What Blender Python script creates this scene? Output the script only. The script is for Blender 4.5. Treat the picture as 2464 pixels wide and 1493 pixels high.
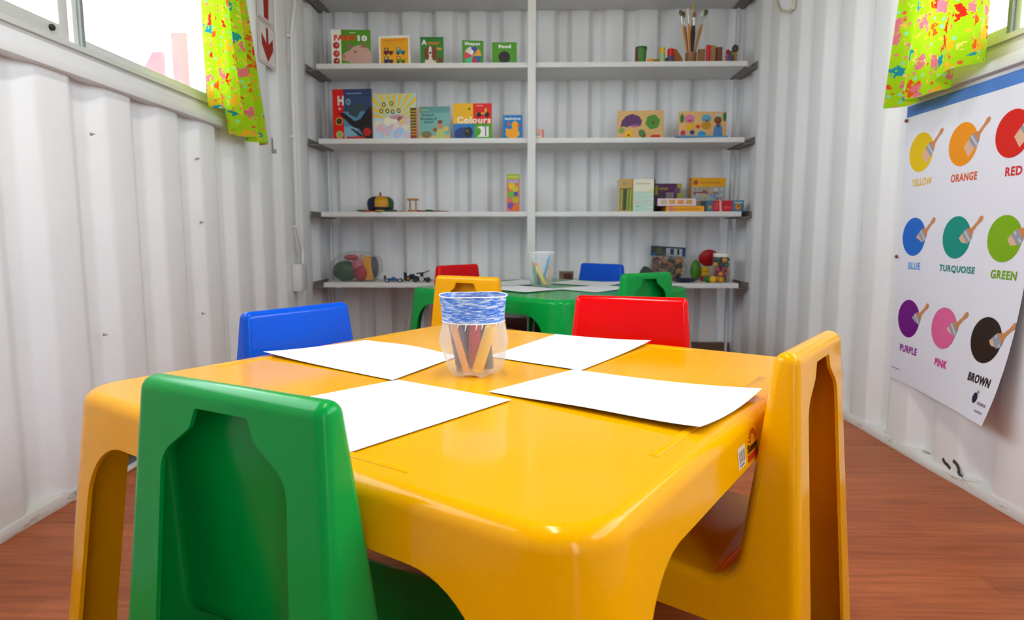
import bpy, bmesh, math, random
import numpy as np
from mathutils import Vector, Matrix, Euler

random.seed(7)
for o in list(bpy.data.objects):
    bpy.data.objects.remove(o, do_unlink=True)
scene = bpy.context.scene
COL = scene.collection
PI = math.pi

# ------------------------------------------------------------------ camera, sky, light, exposure
F_PX, PITCH, YAW, EYE = 1554.9, 0.117, 0.026, 0.679
cam_d = bpy.data.cameras.new('camera')
cam = bpy.data.objects.new('camera', cam_d)
COL.objects.link(cam)
cam_d.sensor_fit = 'HORIZONTAL'
cam_d.sensor_width = 36.0
cam_d.lens = 36.0 * F_PX / 2464
cam_d.clip_start = 0.02
cam.location = (0, 0, EYE)
cam.rotation_euler = (PI / 2 - PITCH, 0, YAW)
cam_d.dof.use_dof = True
cam_d.dof.focus_distance = 1.0
cam_d.dof.aperture_fstop = 8.0
scene.camera = cam

world = bpy.data.worlds.new('daylight')
scene.world = world
world.use_nodes = True
wbg = world.node_tree.nodes['Background']
wbg.inputs['Color'].default_value = (0.86, 0.945, 1.07, 1)
wbg.inputs['Strength'].default_value = 8.6

scene.cycles.max_bounces = 7
scene.cycles.diffuse_bounces = 3
scene.cycles.use_light_tree = False
scene.cycles.glossy_bounces = 3
scene.cycles.transparent_max_bounces = 10
scene.view_settings.view_transform = 'Standard'
scene.view_settings.look = 'None'
scene.view_settings.gamma = 1
scene.view_settings.use_curve_mapping = False
scene.view_settings.exposure = -0.09

# view helper: the point where the sight line through photo pixel (px, py) meets the vertical plane y = Y
_fw = Vector((-math.sin(YAW) * math.cos(PITCH), math.cos(YAW) * math.cos(PITCH), -math.sin(PITCH)))
_rt = Vector((math.cos(YAW), math.sin(YAW), 0))
_up = _rt.cross(_fw)
def at(px, py, Y):
    d = _fw + _rt * ((px - 1232) / F_PX) - _up * ((py - 746.5) / F_PX)
    k = Y / d.y
    return Vector((d.x * k, Y, EYE + d.z * k))

# ------------------------------------------------------------------ materials
def lin(c):
    c /= 255.0
    return c / 12.92 if c <= 0.04045 else ((c + 0.055) / 1.055) ** 2.4
def srgb(r, g, b):
    return (lin(r), lin(g), lin(b), 1.0)
MATS = {}
def mat(name, color, rough=0.5, spec=0.5, metal=0.0, coat=0.0):
    if name in MATS:
        return MATS[name]
    m = bpy.data.materials.new(name)
    m.use_nodes = True
    p = m.node_tree.nodes['Principled BSDF']
    p.inputs['Base Color'].default_value = color if len(color) == 4 else (*color, 1)
    p.inputs['Roughness'].default_value = rough
    p.inputs['Specular IOR Level'].default_value = spec
    p.inputs['Metallic'].default_value = metal
    if coat:
        p.inputs['Coat Weight'].default_value = coat
        p.inputs['Coat Roughness'].default_value = 0.08
    MATS[name] = m
    return m
def ink(r, g, b, rough=0.45):
    n = 'ink_%d_%d_%d' % (r, g, b)
    return mat(n, srgb(r, g, b), rough, 0.4)
def nodes(m):
    nt = m.node_tree
    return nt, nt.nodes, nt.links, nt.nodes['Principled BSDF']

YEL = mat('yellow_plastic', (0.96, 0.435, 0.0), 0.11, 0.2)
GRN = mat('green_plastic', (0.0, 0.34, 0.05), 0.18, 0.22)
RED = mat('red_plastic', (0.80, 0.0, 0.002), 0.13, 0.25)
BLU = mat('blue_plastic', (0.0, 0.085, 0.66), 0.13, 0.25)
WHITE = mat('white_paint', (0.76, 0.765, 0.77), 0.42, 0.35)
SHELFW = mat('shelf_white_paint', (0.80, 0.80, 0.79), 0.5, 0.3)
BRACK = mat('bracket_grey_paint', (0.22, 0.20, 0.18), 0.5, 0.3)
ALU = mat('aluminium_frame', (0.66, 0.67, 0.65), 0.35, 0.5, 0.25)
DARK = mat('dark_rubber', (0.02, 0.022, 0.022), 0.6, 0.3)
STEEL = mat('grey_steel', (0.42, 0.42, 0.41), 0.4, 0.5, 0.6)
PAPER = mat('white_paper', (0.80, 0.81, 0.84), 0.6, 0.2)
PAGES = mat('page_block', (0.75, 0.73, 0.68), 0.8, 0.1)
WOODL = mat('light_wood', srgb(222, 180, 118), 0.55, 0.3)
CEILM = mat('ceiling_board', (0.58, 0.45, 0.28), 0.7, 0.2)

def floor_material():
    m = mat('wood_vinyl_floor', (0.3, 0.11, 0.05), 0.42, 0.22)
    nt, N, L, p = nodes(m)
    tc = N.new('ShaderNodeTexCoord')
    br = N.new('ShaderNodeTexBrick')
    br.offset = 0.37; br.squash = 1
    br.inputs['Scale'].default_value = 1.0
    br.inputs['Brick Width'].default_value = 0.9
    br.inputs['Row Height'].default_value = 0.062
    br.inputs['Mortar Size'].default_value = 0.0006
    br.inputs['Mortar Smooth'].default_value = 0.6
    br.inputs['Bias'].default_value = 0.0
    br.inputs['Color1'].default_value = (0.54, 0.160, 0.052, 1)
    br.inputs['Color2'].default_value = (0.42, 0.112, 0.034, 1)
    br.inputs['Mortar'].default_value = (0.32, 0.08, 0.025, 1)
    L.new(tc.outputs['Object'], br.inputs['Vector'])
    mp = N.new('ShaderNodeMapping'); mp.inputs['Scale'].default_value = (2.2, 34, 1)
    L.new(tc.outputs['Object'], mp.inputs['Vector'])
    no = N.new('ShaderNodeTexNoise'); no.inputs['Scale'].default_value = 2.2; no.inputs['Detail'].default_value = 8; no.inputs['Roughness'].default_value = 0.65
    L.new(mp.outputs['Vector'], no.inputs['Vector'])
    cr = N.new('ShaderNodeValToRGB')
    cr.color_ramp.elements[0].position = 0.30; cr.color_ramp.elements[0].color = (0.55, 0.48, 0.44, 1)
    cr.color_ramp.elements[1].position = 0.70; cr.color_ramp.elements[1].color = (1.18, 1.15, 1.1, 1)
    L.new(no.outputs['Fac'], cr.inputs['Fac'])
    mx = N.new('ShaderNodeMix'); mx.data_type = 'RGBA'; mx.blend_type = 'MULTIPLY'; mx.inputs[0].default_value = 0.8
    L.new(br.outputs['Color'], mx.inputs[6]); L.new(cr.outputs['Color'], mx.inputs[7])
    L.new(mx.outputs[2], p.inputs['Base Color'])
    return m
FLOORM = floor_material()

def wall_material():
    m = mat('wall_steel_white', (0.80, 0.80, 0.81), 0.38, 0.35)
    nt, N, L, p = nodes(m)
    tc = N.new('ShaderNodeTexCoord')
    no = N.new('ShaderNodeTexNoise'); no.inputs['Scale'].default_value = 3.0; no.inputs['Detail'].default_value = 4
    L.new(tc.outputs['Object'], no.inputs['Vector'])
    cr = N.new('ShaderNodeValToRGB')
    cr.color_ramp.elements[0].position = 0.25; cr.color_ramp.elements[0].color = (0.82, 0.825, 0.83, 1)
    cr.color_ramp.elements[1].position = 0.75; cr.color_ramp.elements[1].color = (0.88, 0.885, 0.89, 1)
    L.new(no.outputs['Fac'], cr.inputs['Fac'])
    L.new(cr.outputs['Color'], p.inputs['Base Color'])
    bp = N.new('ShaderNodeBump'); bp.inputs['Strength'].default_value = 0.12; bp.inputs['Distance'].default_value = 0.01
    n2 = N.new('ShaderNodeTexNoise'); n2.inputs['Scale'].default_value = 7.0
    L.new(tc.outputs['Object'], n2.inputs['Vector']); L.new(n2.outputs['Fac'], bp.inputs['Height'])
    L.new(bp.outputs['Normal'], p.inputs['Normal'])
    return m
WALLM = wall_material()

def rail_material():                      # painted bottom rail with rust scuffs
    m = mat('bottom_rail_paint', (0.74, 0.73, 0.70), 0.5, 0.3)
    nt, N, L, p = nodes(m)
    tc = N.new('ShaderNodeTexCoord')
    mp = N.new('ShaderNodeMapping'); mp.inputs['Scale'].default_value = (9, 5, 30)
    L.new(tc.outputs['Object'], mp.inputs['Vector'])
    no = N.new('ShaderNodeTexNoise'); no.inputs['Scale'].default_value = 1.6; no.inputs['Detail'].default_value = 6; no.inputs['Roughness'].default_value = 0.7
    L.new(mp.outputs['Vector'], no.inputs['Vector'])
    cr = N.new('ShaderNodeValToRGB')
    cr.color_ramp.elements[0].position = 0.58; cr.color_ramp.elements[0].color = (0.74, 0.73, 0.70, 1)
    cr.color_ramp.elements[1].position = 0.66; cr.color_ramp.elements[1].color = (0.36, 0.27, 0.20, 1)
    L.new(no.outputs['Fac'], cr.inputs['Fac'])
    L.new(cr.outputs['Color'], p.inputs['Base Color'])
    return m
RAILM = rail_material()

def curtain_material():
    m = bpy.data.materials.new('lime_print_cotton'); m.use_nodes = True
    nt, N, L, p = nodes(m)
    p.inputs['Roughness'].default_value = 0.8; p.inputs['Specular IOR Level'].default_value = 0.1
    uv = N.new('ShaderNodeUVMap')
    def spots(scale, size, ramp, stretch=(1, 1, 1), warp=0.0, rnd=0.9):
        mp = N.new('ShaderNodeMapping'); mp.inputs['Scale'].default_value = stretch
        L.new(uv.outputs['UV'], mp.inputs['Vector'])
        vec = mp.outputs['Vector']
        if warp:
            nz = N.new('ShaderNodeTexNoise'); nz.inputs['Scale'].default_value = scale * 3.0; nz.inputs['Detail'].default_value = 2
            L.new(vec, nz.inputs['Vector'])
            sb = N.new('ShaderNodeVectorMath'); sb.operation = 'MULTIPLY_ADD'
            sb.inputs[1].default_value = (warp, warp, 0); L.new(nz.outputs['Color'], sb.inputs[0]); L.new(vec, sb.inputs[2])
            vec = sb.outputs[0]
        vo = N.new('ShaderNodeTexVoronoi'); vo.voronoi_dimensions = '2D'
        vo.inputs['Scale'].default_value = scale; vo.inputs['Randomness'].default_value = rnd
        L.new(vec, vo.inputs['Vector'])
        lt = N.new('ShaderNodeMath'); lt.operation = 'LESS_THAN'; lt.inputs[1].default_value = size
        L.new(vo.outputs['Distance'], lt.inputs[0])
        sp = N.new('ShaderNodeSeparateColor'); L.new(vo.outputs['Color'], sp.inputs[0])
        cr = N.new('ShaderNodeValToRGB'); cr.color_ramp.interpolation = 'CONSTANT'
        el = cr.color_ramp.elements
        while len(el) < len(ramp): el.new(0.5)
        for i, c in enumerate(ramp):
            el[i].position = i / len(ramp); el[i].color = c
        L.new(sp.outputs[0], cr.inputs['Fac'])
        return lt.outputs[0], cr.outputs['Color']
    base = (0.42, 0.72, 0.012, 1)
    cols = [srgb(225, 45, 30), srgb(40, 150, 170), srgb(240, 190, 40), srgb(230, 120, 140), srgb(235, 95, 30)]
    f1, c1 = spots(16, 0.27, cols, (1, 1, 1), 0.075)
    f2, c2 = spots(38, 0.19, [srgb(250, 140, 120), srgb(150, 225, 180), srgb(240, 200, 60), srgb(240, 110, 60)])
    f3, c3 = spots(30, 0.15, [base, srgb(250, 225, 120), base, srgb(255, 200, 90), base], (1, 1, 1), 0.06)
    last = None
    for f, c in ((f2, c2), (f1, c1), (f3, c3)):
        mx = N.new('ShaderNodeMix'); mx.data_type = 'RGBA'
        L.new(f, mx.inputs[0])
        if last is None: mx.inputs[6].default_value = base
        else: L.new(last, mx.inputs[6])
        L.new(c, mx.inputs[7]); last = mx.outputs[2]
    L.new(last, p.inputs['Base Color'])
    tr = N.new('ShaderNodeBsdfTranslucent'); L.new(last, tr.inputs['Color'])
    ms = N.new('ShaderNodeMixShader'); ms.inputs[0].default_value = 0.42
    out = N['Material Output']
    L.new(p.outputs[0], ms.inputs[1]); L.new(tr.outputs[0], ms.inputs[2]); L.new(ms.outputs[0], out.inputs['Surface'])
    MATS['lime_print_cotton'] = m
    return m
CURT = curtain_material()

def film(name, tint, cloud, opac, rough=0.25, glow=0.0, edge=0.45):
    """thin plastic: mostly see-through, part milky, with a gloss"""
    m = bpy.data.materials.new(name); m.use_nodes = True
    nt, N, L, p = nodes(m)
    p.inputs['Base Color'].default_value = (*cloud, 1); p.inputs['Roughness'].default_value = rough
    tr = N.new('ShaderNodeBsdfTransparent'); tr.inputs['Color'].default_value = (*tint, 1)
    lw = N.new('ShaderNodeLayerWeight'); lw.inputs['Blend'].default_value = 0.35
    mr = N.new('ShaderNodeMapRange'); mr.inputs[3].default_value = opac; mr.inputs[4].default_value = min(1, opac + edge)
    L.new(lw.outputs['Facing'], mr.inputs[0])
    ms = N.new('ShaderNodeMixShader')
    body = p.outputs[0]
    if glow:
        tl = N.new('ShaderNodeBsdfTranslucent'); tl.inputs['Color'].default_value = (*cloud, 1)
        m2 = N.new('ShaderNodeMixShader'); m2.inputs[0].default_value = glow
        L.new(p.outputs[0], m2.inputs[1]); L.new(tl.outputs[0], m2.inputs[2]); body = m2.outputs[0]
    L.new(mr.outputs[0], ms.inputs[0]); L.new(tr.outputs[0], ms.inputs[1]); L.new(body, ms.inputs[2])
    L.new(ms.outputs[0], N['Material Output'].inputs['Surface'])
    MATS[name] = m
    return m
JARM = film('milky_bottle_plastic', (0.97, 0.97, 0.97), (0.96, 0.95, 0.94), 0.20, 0.25, 0.45)
CLEARM = film('clear_bottle_plastic', (0.97, 0.98, 0.98), (0.85, 0.86, 0.86), 0.17)
BAGM = film('clear_bag_film', (0.95, 0.95, 0.95), (0.75, 0.75, 0.73), 0.10, 0.3, 0.3, 0.22)
TUBM = film('clear_tub_plastic', (0.98, 0.98, 0.98), (0.7, 0.7, 0.68), 0.05, 0.2, 0.0, 0.3)
GLASS = film('window_glass', (0.98, 0.99, 0.99), (0.9, 0.92, 0.92), 0.02, 0.03)

def scribble_material():
    m = mat('blue_crayon_band', (0.8, 0.85, 0.95), 0.6, 0.2)
    nt, N, L, p = nodes(m)
    tc = N.new('ShaderNodeTexCoord')
    mp = N.new('ShaderNodeMapping'); mp.inputs['Rotation'].default_value = (0.25, 0.2, 0); mp.inputs['Scale'].default_value = (34, 34, 210)
    L.new(tc.outputs['Object'], mp.inputs['Vector'])
    no = N.new('ShaderNodeTexNoise'); no.inputs['Scale'].default_value = 1.5; no.inputs['Detail'].default_value = 5; no.inputs['Roughness'].default_value = 0.7
    L.new(mp.outputs['Vector'], no.inputs['Vector'])
    cr = N.new('ShaderNodeValToRGB')
    e = cr.color_ramp.elements
    e[0].position = 0.38; e[0].color = (0.02, 0.10, 0.60, 1)
    e[1].position = 0.62; e[1].color = (0.72, 0.78, 0.86, 1)
    k = e.new(0.5); k.color = (0.16, 0.33, 0.78, 1)
    L.new(no.outputs['Fac'], cr.inputs['Fac']); L.new(cr.outputs['Color'], p.inputs['Base Color'])
    return m
SCRIB = scribble_material()

# ------------------------------------------------------------------ object helpers
def empty(name, loc, rz=0.0, label=None, cat=None, group=None, rot=None):
    o = bpy.data.objects.new(name, None); COL.objects.link(o)
    o.empty_display_size = 0.03
    o.location = loc
    o.rotation_euler = rot if rot else (0, 0, rz)
    tag(o, label, cat, group)
    return o
def tag(o, label=None, cat=None, group=None, kind=None):
    if label: o['label'] = label
    if cat: o['category'] = cat
    if group: o['group'] = group
    if kind: o['kind'] = kind
    return o
def link_mesh(name, me, mats, parent=None):
    o = bpy.data.objects.new(name, me); COL.objects.link(o)
    if mats is not None:
        for m in (mats if isinstance(mats, (list, tuple)) else [mats]):
            me.materials.append(m)
    if parent: o.parent = parent
    return o
def obj(name, bm, mats, parent=None, smooth=35):
    me = bpy.data.meshes.new(name); bm.to_mesh(me); bm.free()
    if smooth:
        me.shade_smooth(); me.set_sharp_from_angle(angle=math.radians(smooth))
    return link_mesh(name, me, mats, parent)
def struct(name, bm, mats, smooth=None):
    o = obj(name, bm, mats, None, smooth); o['kind'] = 'structure'
    return o
def M(loc=(0, 0, 0), rot=(0, 0, 0), sc=(1, 1, 1)):
    return Matrix.LocRotScale(Vector(loc), Euler(rot), Vector(sc))
def box(bm, cx, cy, cz, sx, sy, sz, rot=(0, 0, 0), bev=0.0, mi=0, seg=2):
    t = bmesh.new()
    bmesh.ops.create_cube(t, size=1.0)
    bmesh.ops.scale(t, vec=(sx, sy, sz), verts=t.verts)
    if bev: bmesh.ops.bevel(t, geom=t.edges[:], offset=bev, segments=seg, profile=0.5, affect='EDGES')
    merge(bm, t, M((cx, cy, cz), rot), mi)
def merge(bm, t, mtx=None, mi=0):
    vm = {}
    for v in t.verts: vm[v] = bm.verts.new(mtx @ v.co if mtx else v.co)
    for f in t.faces:
        try:
            nf = bm.faces.new([vm[v] for v in f.verts]); nf.material_index = mi
        except ValueError: pass
    t.free()
def lathe(bm, prof, seg=24, mtx=None, mi=0, cap0=True, cap1=True):
    t = bmesh.new(); rings = []
    for r, z in prof:
        rings.append([t.verts.new((r * math.cos(2 * PI * k / seg), r * math.sin(2 * PI * k / seg), z)) for k in range(seg)])
    for a, b in zip(rings, rings[1:]):
        for k in range(seg): t.faces.new([a[k], a[(k + 1) % seg], b[(k + 1) % seg], b[k]])
    if cap0: t.faces.new(rings[0][::-1])
    if cap1: t.faces.new(rings[-1])
    merge(bm, t, mtx, mi)
def tube(bm, pts, r, seg=10, mi=0):
    pts = [Vector(p) for p in pts]; rings = []; prev = None
    rr = r if isinstance(r, (list, tuple)) else [r] * len(pts)
    for i, p in enumerate(pts):
        d = (pts[min(i + 1, len(pts) - 1)] - pts[max(i - 1, 0)]).normalized()
        if prev is None: a = d.orthogonal().normalized()
        else: a = (prev - d * prev.dot(d)).normalized()
        prev = a; b = d.cross(a)
        rings.append([bm.verts.new(p + (a * math.cos(2 * PI * k / seg) + b * math.sin(2 * PI * k / seg)) * rr[i]) for k in range(seg)])
    for A, B in zip(rings, rings[1:]):
        for k in range(seg):
            f = bm.faces.new([A[k], A[(k + 1) % seg], B[(k + 1) % seg], B[k]]); f.material_index = mi
    f = bm.faces.new(rings[0][::-1]); f.material_index = mi
    f = bm.faces.new(rings[-1]); f.material_index = mi
def ball(bm, c, r, sc=(1, 1, 1), rot=(0, 0, 0), mi=0, sub=2):
    t = bmesh.new(); bmesh.ops.create_icosphere(t, subdivisions=sub, radius=r)
    merge(bm, t, M(c, rot, sc), mi)
def prism(bm, pts, y0, y1, mi=0):
    """extrude an (x, z) outline from y0 (front) to y1 (back)"""
    a = [bm.verts.new((x, y0, z)) for x, z in pts]; b = [bm.verts.new((x, y1, z)) for x, z in pts]
    fs = [bm.faces.new(a), bm.faces.new(b[::-1])]
    n = len(pts)
    for i in range(n): fs.append(bm.faces.new([a[i], b[i], b[(i + 1) % n], a[(i + 1) % n]]))
    for f in fs: f.material_index = mi
def recolor(o, m):
    for s in o.material_slots:
        s.link = 'OBJECT'; s.material = m
def copy_tree(o, parent=None):
    c = o.copy(); COL.objects.link(c)
    if parent: c.parent = parent
    for ch in list(o.children): copy_tree(ch, c)
    return c

def soft_normals(co, faces, ang=40.0):
    """per-corner normals averaged over the neighbouring faces by area, so that big flats stay flat"""
    co = np.array(co); fn = []; fa = []
    for f in faces:
        p = co[list(f)]; q = np.roll(p, -1, 0)
        n = np.cross(p, q).sum(0) * 0.5; a = np.linalg.norm(n)
        fn.append(n / a if a > 1e-14 else np.array([0, 0, 1.0])); fa.append(a)
    vf = [[] for _ in range(len(co))]
    for i, f in enumerate(faces):
        for v in f: vf[v].append(i)
    c = math.cos(math.radians(ang)); out = []
    for i, f in enumerate(faces):
        row = []
        for v in f:
            n = sum(fn[j] * fa[j] for j in vf[v] if fn[j] @ fn[i] > c); row.append(n / np.linalg.norm(n))
        out.append(row)
    return out
def pieces(co, faces, normals, cls):
    """split one moulded shell into named meshes: cls(face centre) -> key"""
    keys = {}
    for i, f in enumerate(faces):
        c = np.mean([co[v] for v in f], axis=0)
        keys.setdefault(cls(c), []).append(i)
    res = {}
    for k, idx in keys.items():
        vm = {}; vs = []; fs = []; ns = []
        for i in idx:
            r = []
            for v, n in zip(faces[i], normals[i]):
                if v not in vm: vm[v] = len(vs); vs.append(co[v])
                r.append(vm[v]); ns.append(n)
            fs.append(r)
        me = bpy.data.meshes.new(str(k)); me.from_pydata([tuple(v) for v in vs], [], fs); me.update()
        me.shade_smooth()
        me.normals_split_custom_set([tuple(n) for n in ns])
        res[k] = me
    return res
def thicken(bm, t, cuts):
    me = bpy.data.meshes.new('shell'); bm.to_mesh(me); bm.free()
    o = bpy.data.objects.new('shell', me); COL.objects.link(o)
    md = o.modifiers.new('s', 'SOLIDIFY'); md.thickness = t; md.offset = -1; md.use_even_offset = True
    dg = bpy.context.evaluated_depsgraph_get()
    me2 = bpy.data.meshes.new_from_object(o.evaluated_get(dg))
    bpy.data.objects.remove(o)
    b2 = bmesh.new(); b2.from_mesh(me2)
    for p, n in cuts:
        bmesh.ops.bisect_plane(b2, geom=b2.verts[:] + b2.edges[:] + b2.faces[:], plane_co=p, plane_no=n, dist=1e-5)
    b2.verts.index_update()
    co = [tuple(v.co) for v in b2.verts]; faces = [[v.index for v in f.verts] for f in b2.faces]
    b2.free()
    return co, faces
def rounded(pts, seg=8):
    """polyline [(a, b, r)] with filleted corners -> [(a, b)]"""
    out = []
    for i, (a, b, r) in enumerate(pts):
        p = Vector((a, b))
        if i in (0, len(pts) - 1) or r == 0: out.append((a, b)); continue
        d0 = (Vector(pts[i - 1][:2]) - p).normalized(); d1 = (Vector(pts[i + 1][:2]) - p).normalized()
        half = d0.angle(d1) / 2; t = r / math.tan(half); c = p + (d0 + d1).normalized() * (r / math.sin(half))
        s = p + d0 * t; e = p + d1 * t
        a0 = math.atan2(*(s - c).yx); a1 = math.atan2(*(e - c).yx)
        da = (a1 - a0 + PI) % (2 * PI) - PI
        for k in range(seg + 1):
            q = a0 + da * k / seg; out.append((c.x + r * math.cos(q), c.y + r * math.sin(q)))
    return out

# ------------------------------------------------------------------ printed artwork on flat or bent sheets
_textcache = {}
def text_mesh(s, bold):
    if (s, bold) in _textcache: return _textcache[(s, bold)]
    cu = bpy.data.curves.new('t', 'FONT'); cu.body = s; cu.offset = bold; cu.resolution_u = 3; cu.space_character = 1.12
    o = bpy.data.objects.new('t', cu); COL.objects.link(o)
    dg = bpy.context.evaluated_depsgraph_get()
    me = bpy.data.meshes.new_from_object(o.evaluated_get(dg))
    vs = [(v.co.x, v.co.y) for v in me.vertices]; fs = [list(p.vertices) for p in me.polygons]
    bpy.data.objects.remove(o); bpy.data.curves.remove(cu); bpy.data.meshes.remove(me)
    xs = [v[0] for v in vs]; ys = [v[1] for v in vs]
    x0, x1, y0, y1 = min(xs), max(xs), min(ys), max(ys)
    _textcache[(s, bold)] = ([(x - x0, y - y0) for x, y in vs], fs, x1 - x0, y1 - y0)
    return _textcache[(s, bold)]
class Art:
    def __init__(self): self.items = []; self.mats = []; self.k = 0
    def mi(self, m):
        if m not in self.mats: self.mats.append(m)
        return self.mats.index(m)
    def poly(self, pts, m, fan=False):
        self.k += 1
        n = len(pts)
        if fan:
            cx = sum(p[0] for p in pts) / n; cy = sum(p[1] for p in pts) / n
            self.items.append(([(cx, cy)] + list(pts), [[0, i + 1, (i + 1) % n + 1] for i in range(n)], self.mi(m), self.k))
        else: self.items.append((list(pts), [list(range(n))], self.mi(m), self.k))
    def rect(self, x0, y0, x1, y1, m): self.poly([(x0, y0), (x1, y0), (x1, y1), (x0, y1)], m)
    def disc(self, x, y, rx, m, ry=None, rot=0, n=28, fan=False, a0=0, a1=2 * PI):
        ry = rx if ry is None else ry
        P = []
        for i in range(n):
            t = a0 + (a1 - a0) * i / (n if abs(a1 - a0 - 2 * PI) < 1e-6 else n - 1)
            px, py = rx * math.cos(t), ry * math.sin(t)
            P.append((x + px * math.cos(rot) - py * math.sin(rot), y + px * math.sin(rot) + py * math.cos(rot)))
        if abs(a1 - a0 - 2 * PI) > 1e-6: P.append((x, y))
        self.poly(P, m, fan)
    def text(self, s, x, y, h, m, w=None, bold=0.02, align='c', rot=0):
        vs, fs, tw, th = text_mesh(s, bold)
        sy = h / th; sx = (w / tw) if w else sy
        ox = -tw * sx / 2 if align == 'c' else 0
        self.k += 1
        P = []
        for a, b in vs:
            px, py = ox + a * sx, b * sy
            P.append((x + px * math.cos(rot) - py * math.sin(rot), y + px * math.sin(rot) + py * math.cos(rot)))
        self.items.append((P, fs, self.mi(m), self.k))
    def line(self, pts, w, m):
        for (ax, ay), (bx, by) in zip(pts, pts[1:]):
            d = math.hypot(bx - ax, by - ay) or 1; nx, ny = -(by - ay) / d * w / 2, (bx - ax) / d * w / 2
            self.poly([(ax - nx, ay - ny), (bx - nx, by - ny), (bx + nx, by + ny), (ax + nx, ay + ny)], m)
    def clip(self, W, H):
        """cut single outlines to the sheet"""
        keep = []
        for P, fs, mi, k in self.items:
            if len(fs) == 1:
                Q = P
                for ax, lim, sg in ((0, 0, 1), (0, W, -1), (1, 0, 1), (1, H, -1)):
                    out = []
                    for i in range(len(Q)):
                        p, q = Q[i], Q[(i + 1) % len(Q)]
                        ip = (p[ax] - lim) * sg >= -1e-9; iq = (q[ax] - lim) * sg >= -1e-9
                        if ip: out.append(p)
                        if ip != iq:
                            t = (lim - p[ax]) / (q[ax] - p[ax]); out.append((p[0] + (q[0] - p[0]) * t, p[1] + (q[1] - p[1]) * t))
                    Q = out
                    if len(Q) < 3: break
                if len(Q) < 3: continue
                P, fs = Q, [list(range(len(Q)))]
            keep.append((P, fs, mi, k))
        self.items = keep
    def emit(self, bm, fn, base, eps=0.000012):
        """add the faces to bm; fn(u, v, lift) -> 3D; base = material index offset"""
        for P, fs, mi, k in self.items:
            vs = [bm.verts.new(fn(a, b, eps * k + 0.0002)) for a, b in P]
            for f in fs:
                try: nf = bm.faces.new([vs[i] for i in f]); nf.material_index = base + mi
                except ValueError: pass

# ------------------------------------------------------------------ room shell
WX = 1.172            # inner half width
YB, YD, HC = 3.735, -1.7, 2.39
def trap(s, pitch, frac_rec, slope):
    """0 on the inner flat .. 1 in the recess; s measured from the start of a recess"""
    s = s % pitch; rec = pitch * frac_rec
    if s < slope: return s / slope
    if s < rec - slope: return 1.0
    if s < rec: return (rec - s) / slope
    return 0.0
def corr_breaks(a, b, phase, pitch, frac, slope):
    br = {a, b}; rec = pitch * frac
    k = math.floor((a - phase) / pitch) - 1
    while phase + k * pitch < b + pitch:
        for d in (0, slope, rec - slope, rec):
            y = phase + k * pitch + d
            if a < y < b: br.add(y)
        k += 1
    return br
def side_wall(name, side, phase, pitch, win):
    y0, y1, z0, z1 = win
    br = corr_breaks(YD, YB, phase, pitch, 0.56, 0.048) | {y0, y1}
    ys = sorted(br)
    bm = bmesh.new()
    zs = [0, z0, z1, HC]
    depth = 0.028
    def X(y, inwin): return side * (WX + depth * trap(y - phase, pitch, 0.56, 0.048))
    for i in range(len(ys) - 1):
        a, b = ys[i], ys[i + 1]
        for k in range(3):
            if k == 1 and y0 - 1e-6 <= a and b <= y1 + 1e-6: continue
            f = [(X(a, 0), a, zs[k]), (X(b, 0), b, zs[k]), (X(b, 0), b, zs[k + 1]), (X(a, 0), a, zs[k + 1])]
            bm.faces.new([bm.verts.new(p) for p in f])
    bmesh.ops.remove_doubles(bm, verts=bm.verts[:], dist=1e-5)
    # small bend radius on the folds
    ed = [e for e in bm.edges if len(e.link_faces) == 2 and abs(e.verts[0].co.y - e.verts[1].co.y) < 1e-5 and e.calc_face_angle(0) > 0.2]
    bmesh.ops.bevel(bm, geom=ed, offset=0.009, segments=3, profile=0.5, affect='EDGES')
    bmesh.ops.recalc_face_normals(bm, faces=bm.faces[:])
    ret = bmesh.ops.extrude_face_region(bm, geom=bm.faces[:])
    bmesh.ops.translate(bm, vec=(side * 0.003, 0, 0), verts=[g for g in ret['geom'] if isinstance(g, bmesh.types.BMVert)])
    return struct(name, bm, WALLM, 60)
LWIN = (0.30, 2.50, 1.135, 2.02)
RWIN = (-0.30, 2.06, 1.135, 2.02)
side_wall('wall_left', -1, 1.669, 0.257, LWIN)
side_wall('wall_right', 1, 1.60, 0.243, RWIN)

bm = bmesh.new()
ph, pi_ = -0.991, 0.1885
xs = sorted(corr_breaks(-1.21, 1.21, ph, pi_, 0.5, 0.024))
for a, b in zip(xs, xs[1:]):
    ya, yb = [YB + 0.044 * trap(x - ph, pi_, 0.5, 0.024) for x in (a, b)]
    bm.faces.new([bm.verts.new(p) for p in ((a, ya, 0), (b, yb, 0), (b, yb, HC), (a, ya, HC))])
bmesh.ops.remove_doubles(bm, verts=bm.verts[:], dist=1e-5)
ed = [e for e in bm.edges if len(e.link_faces) == 2 and e.calc_face_angle(0) > 0.2]
bmesh.ops.bevel(bm, geom=ed, offset=0.006, segments=2, profile=0.5, affect='EDGES')
ret = bmesh.ops.extrude_face_region(bm, geom=bm.faces[:])
bmesh.ops.translate(bm, vec=(0, 0.003, 0), verts=[g for g in ret['geom'] if isinstance(g, bmesh.types.BMVert)])
struct('wall_back', bm, WALLM, 60)

bm = bmesh.new(); box(bm, 0, (YB + YD) / 2, -0.02, 2.6, YB - YD + 0.3, 0.04)
struct('floor', bm, FLOORM)
bm = bmesh.new(); box(bm, 0, (YB + YD) / 2, HC + 0.02, 2.6, YB - YD + 0.3, 0.04)
struct('ceiling', bm, CEILM)
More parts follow.
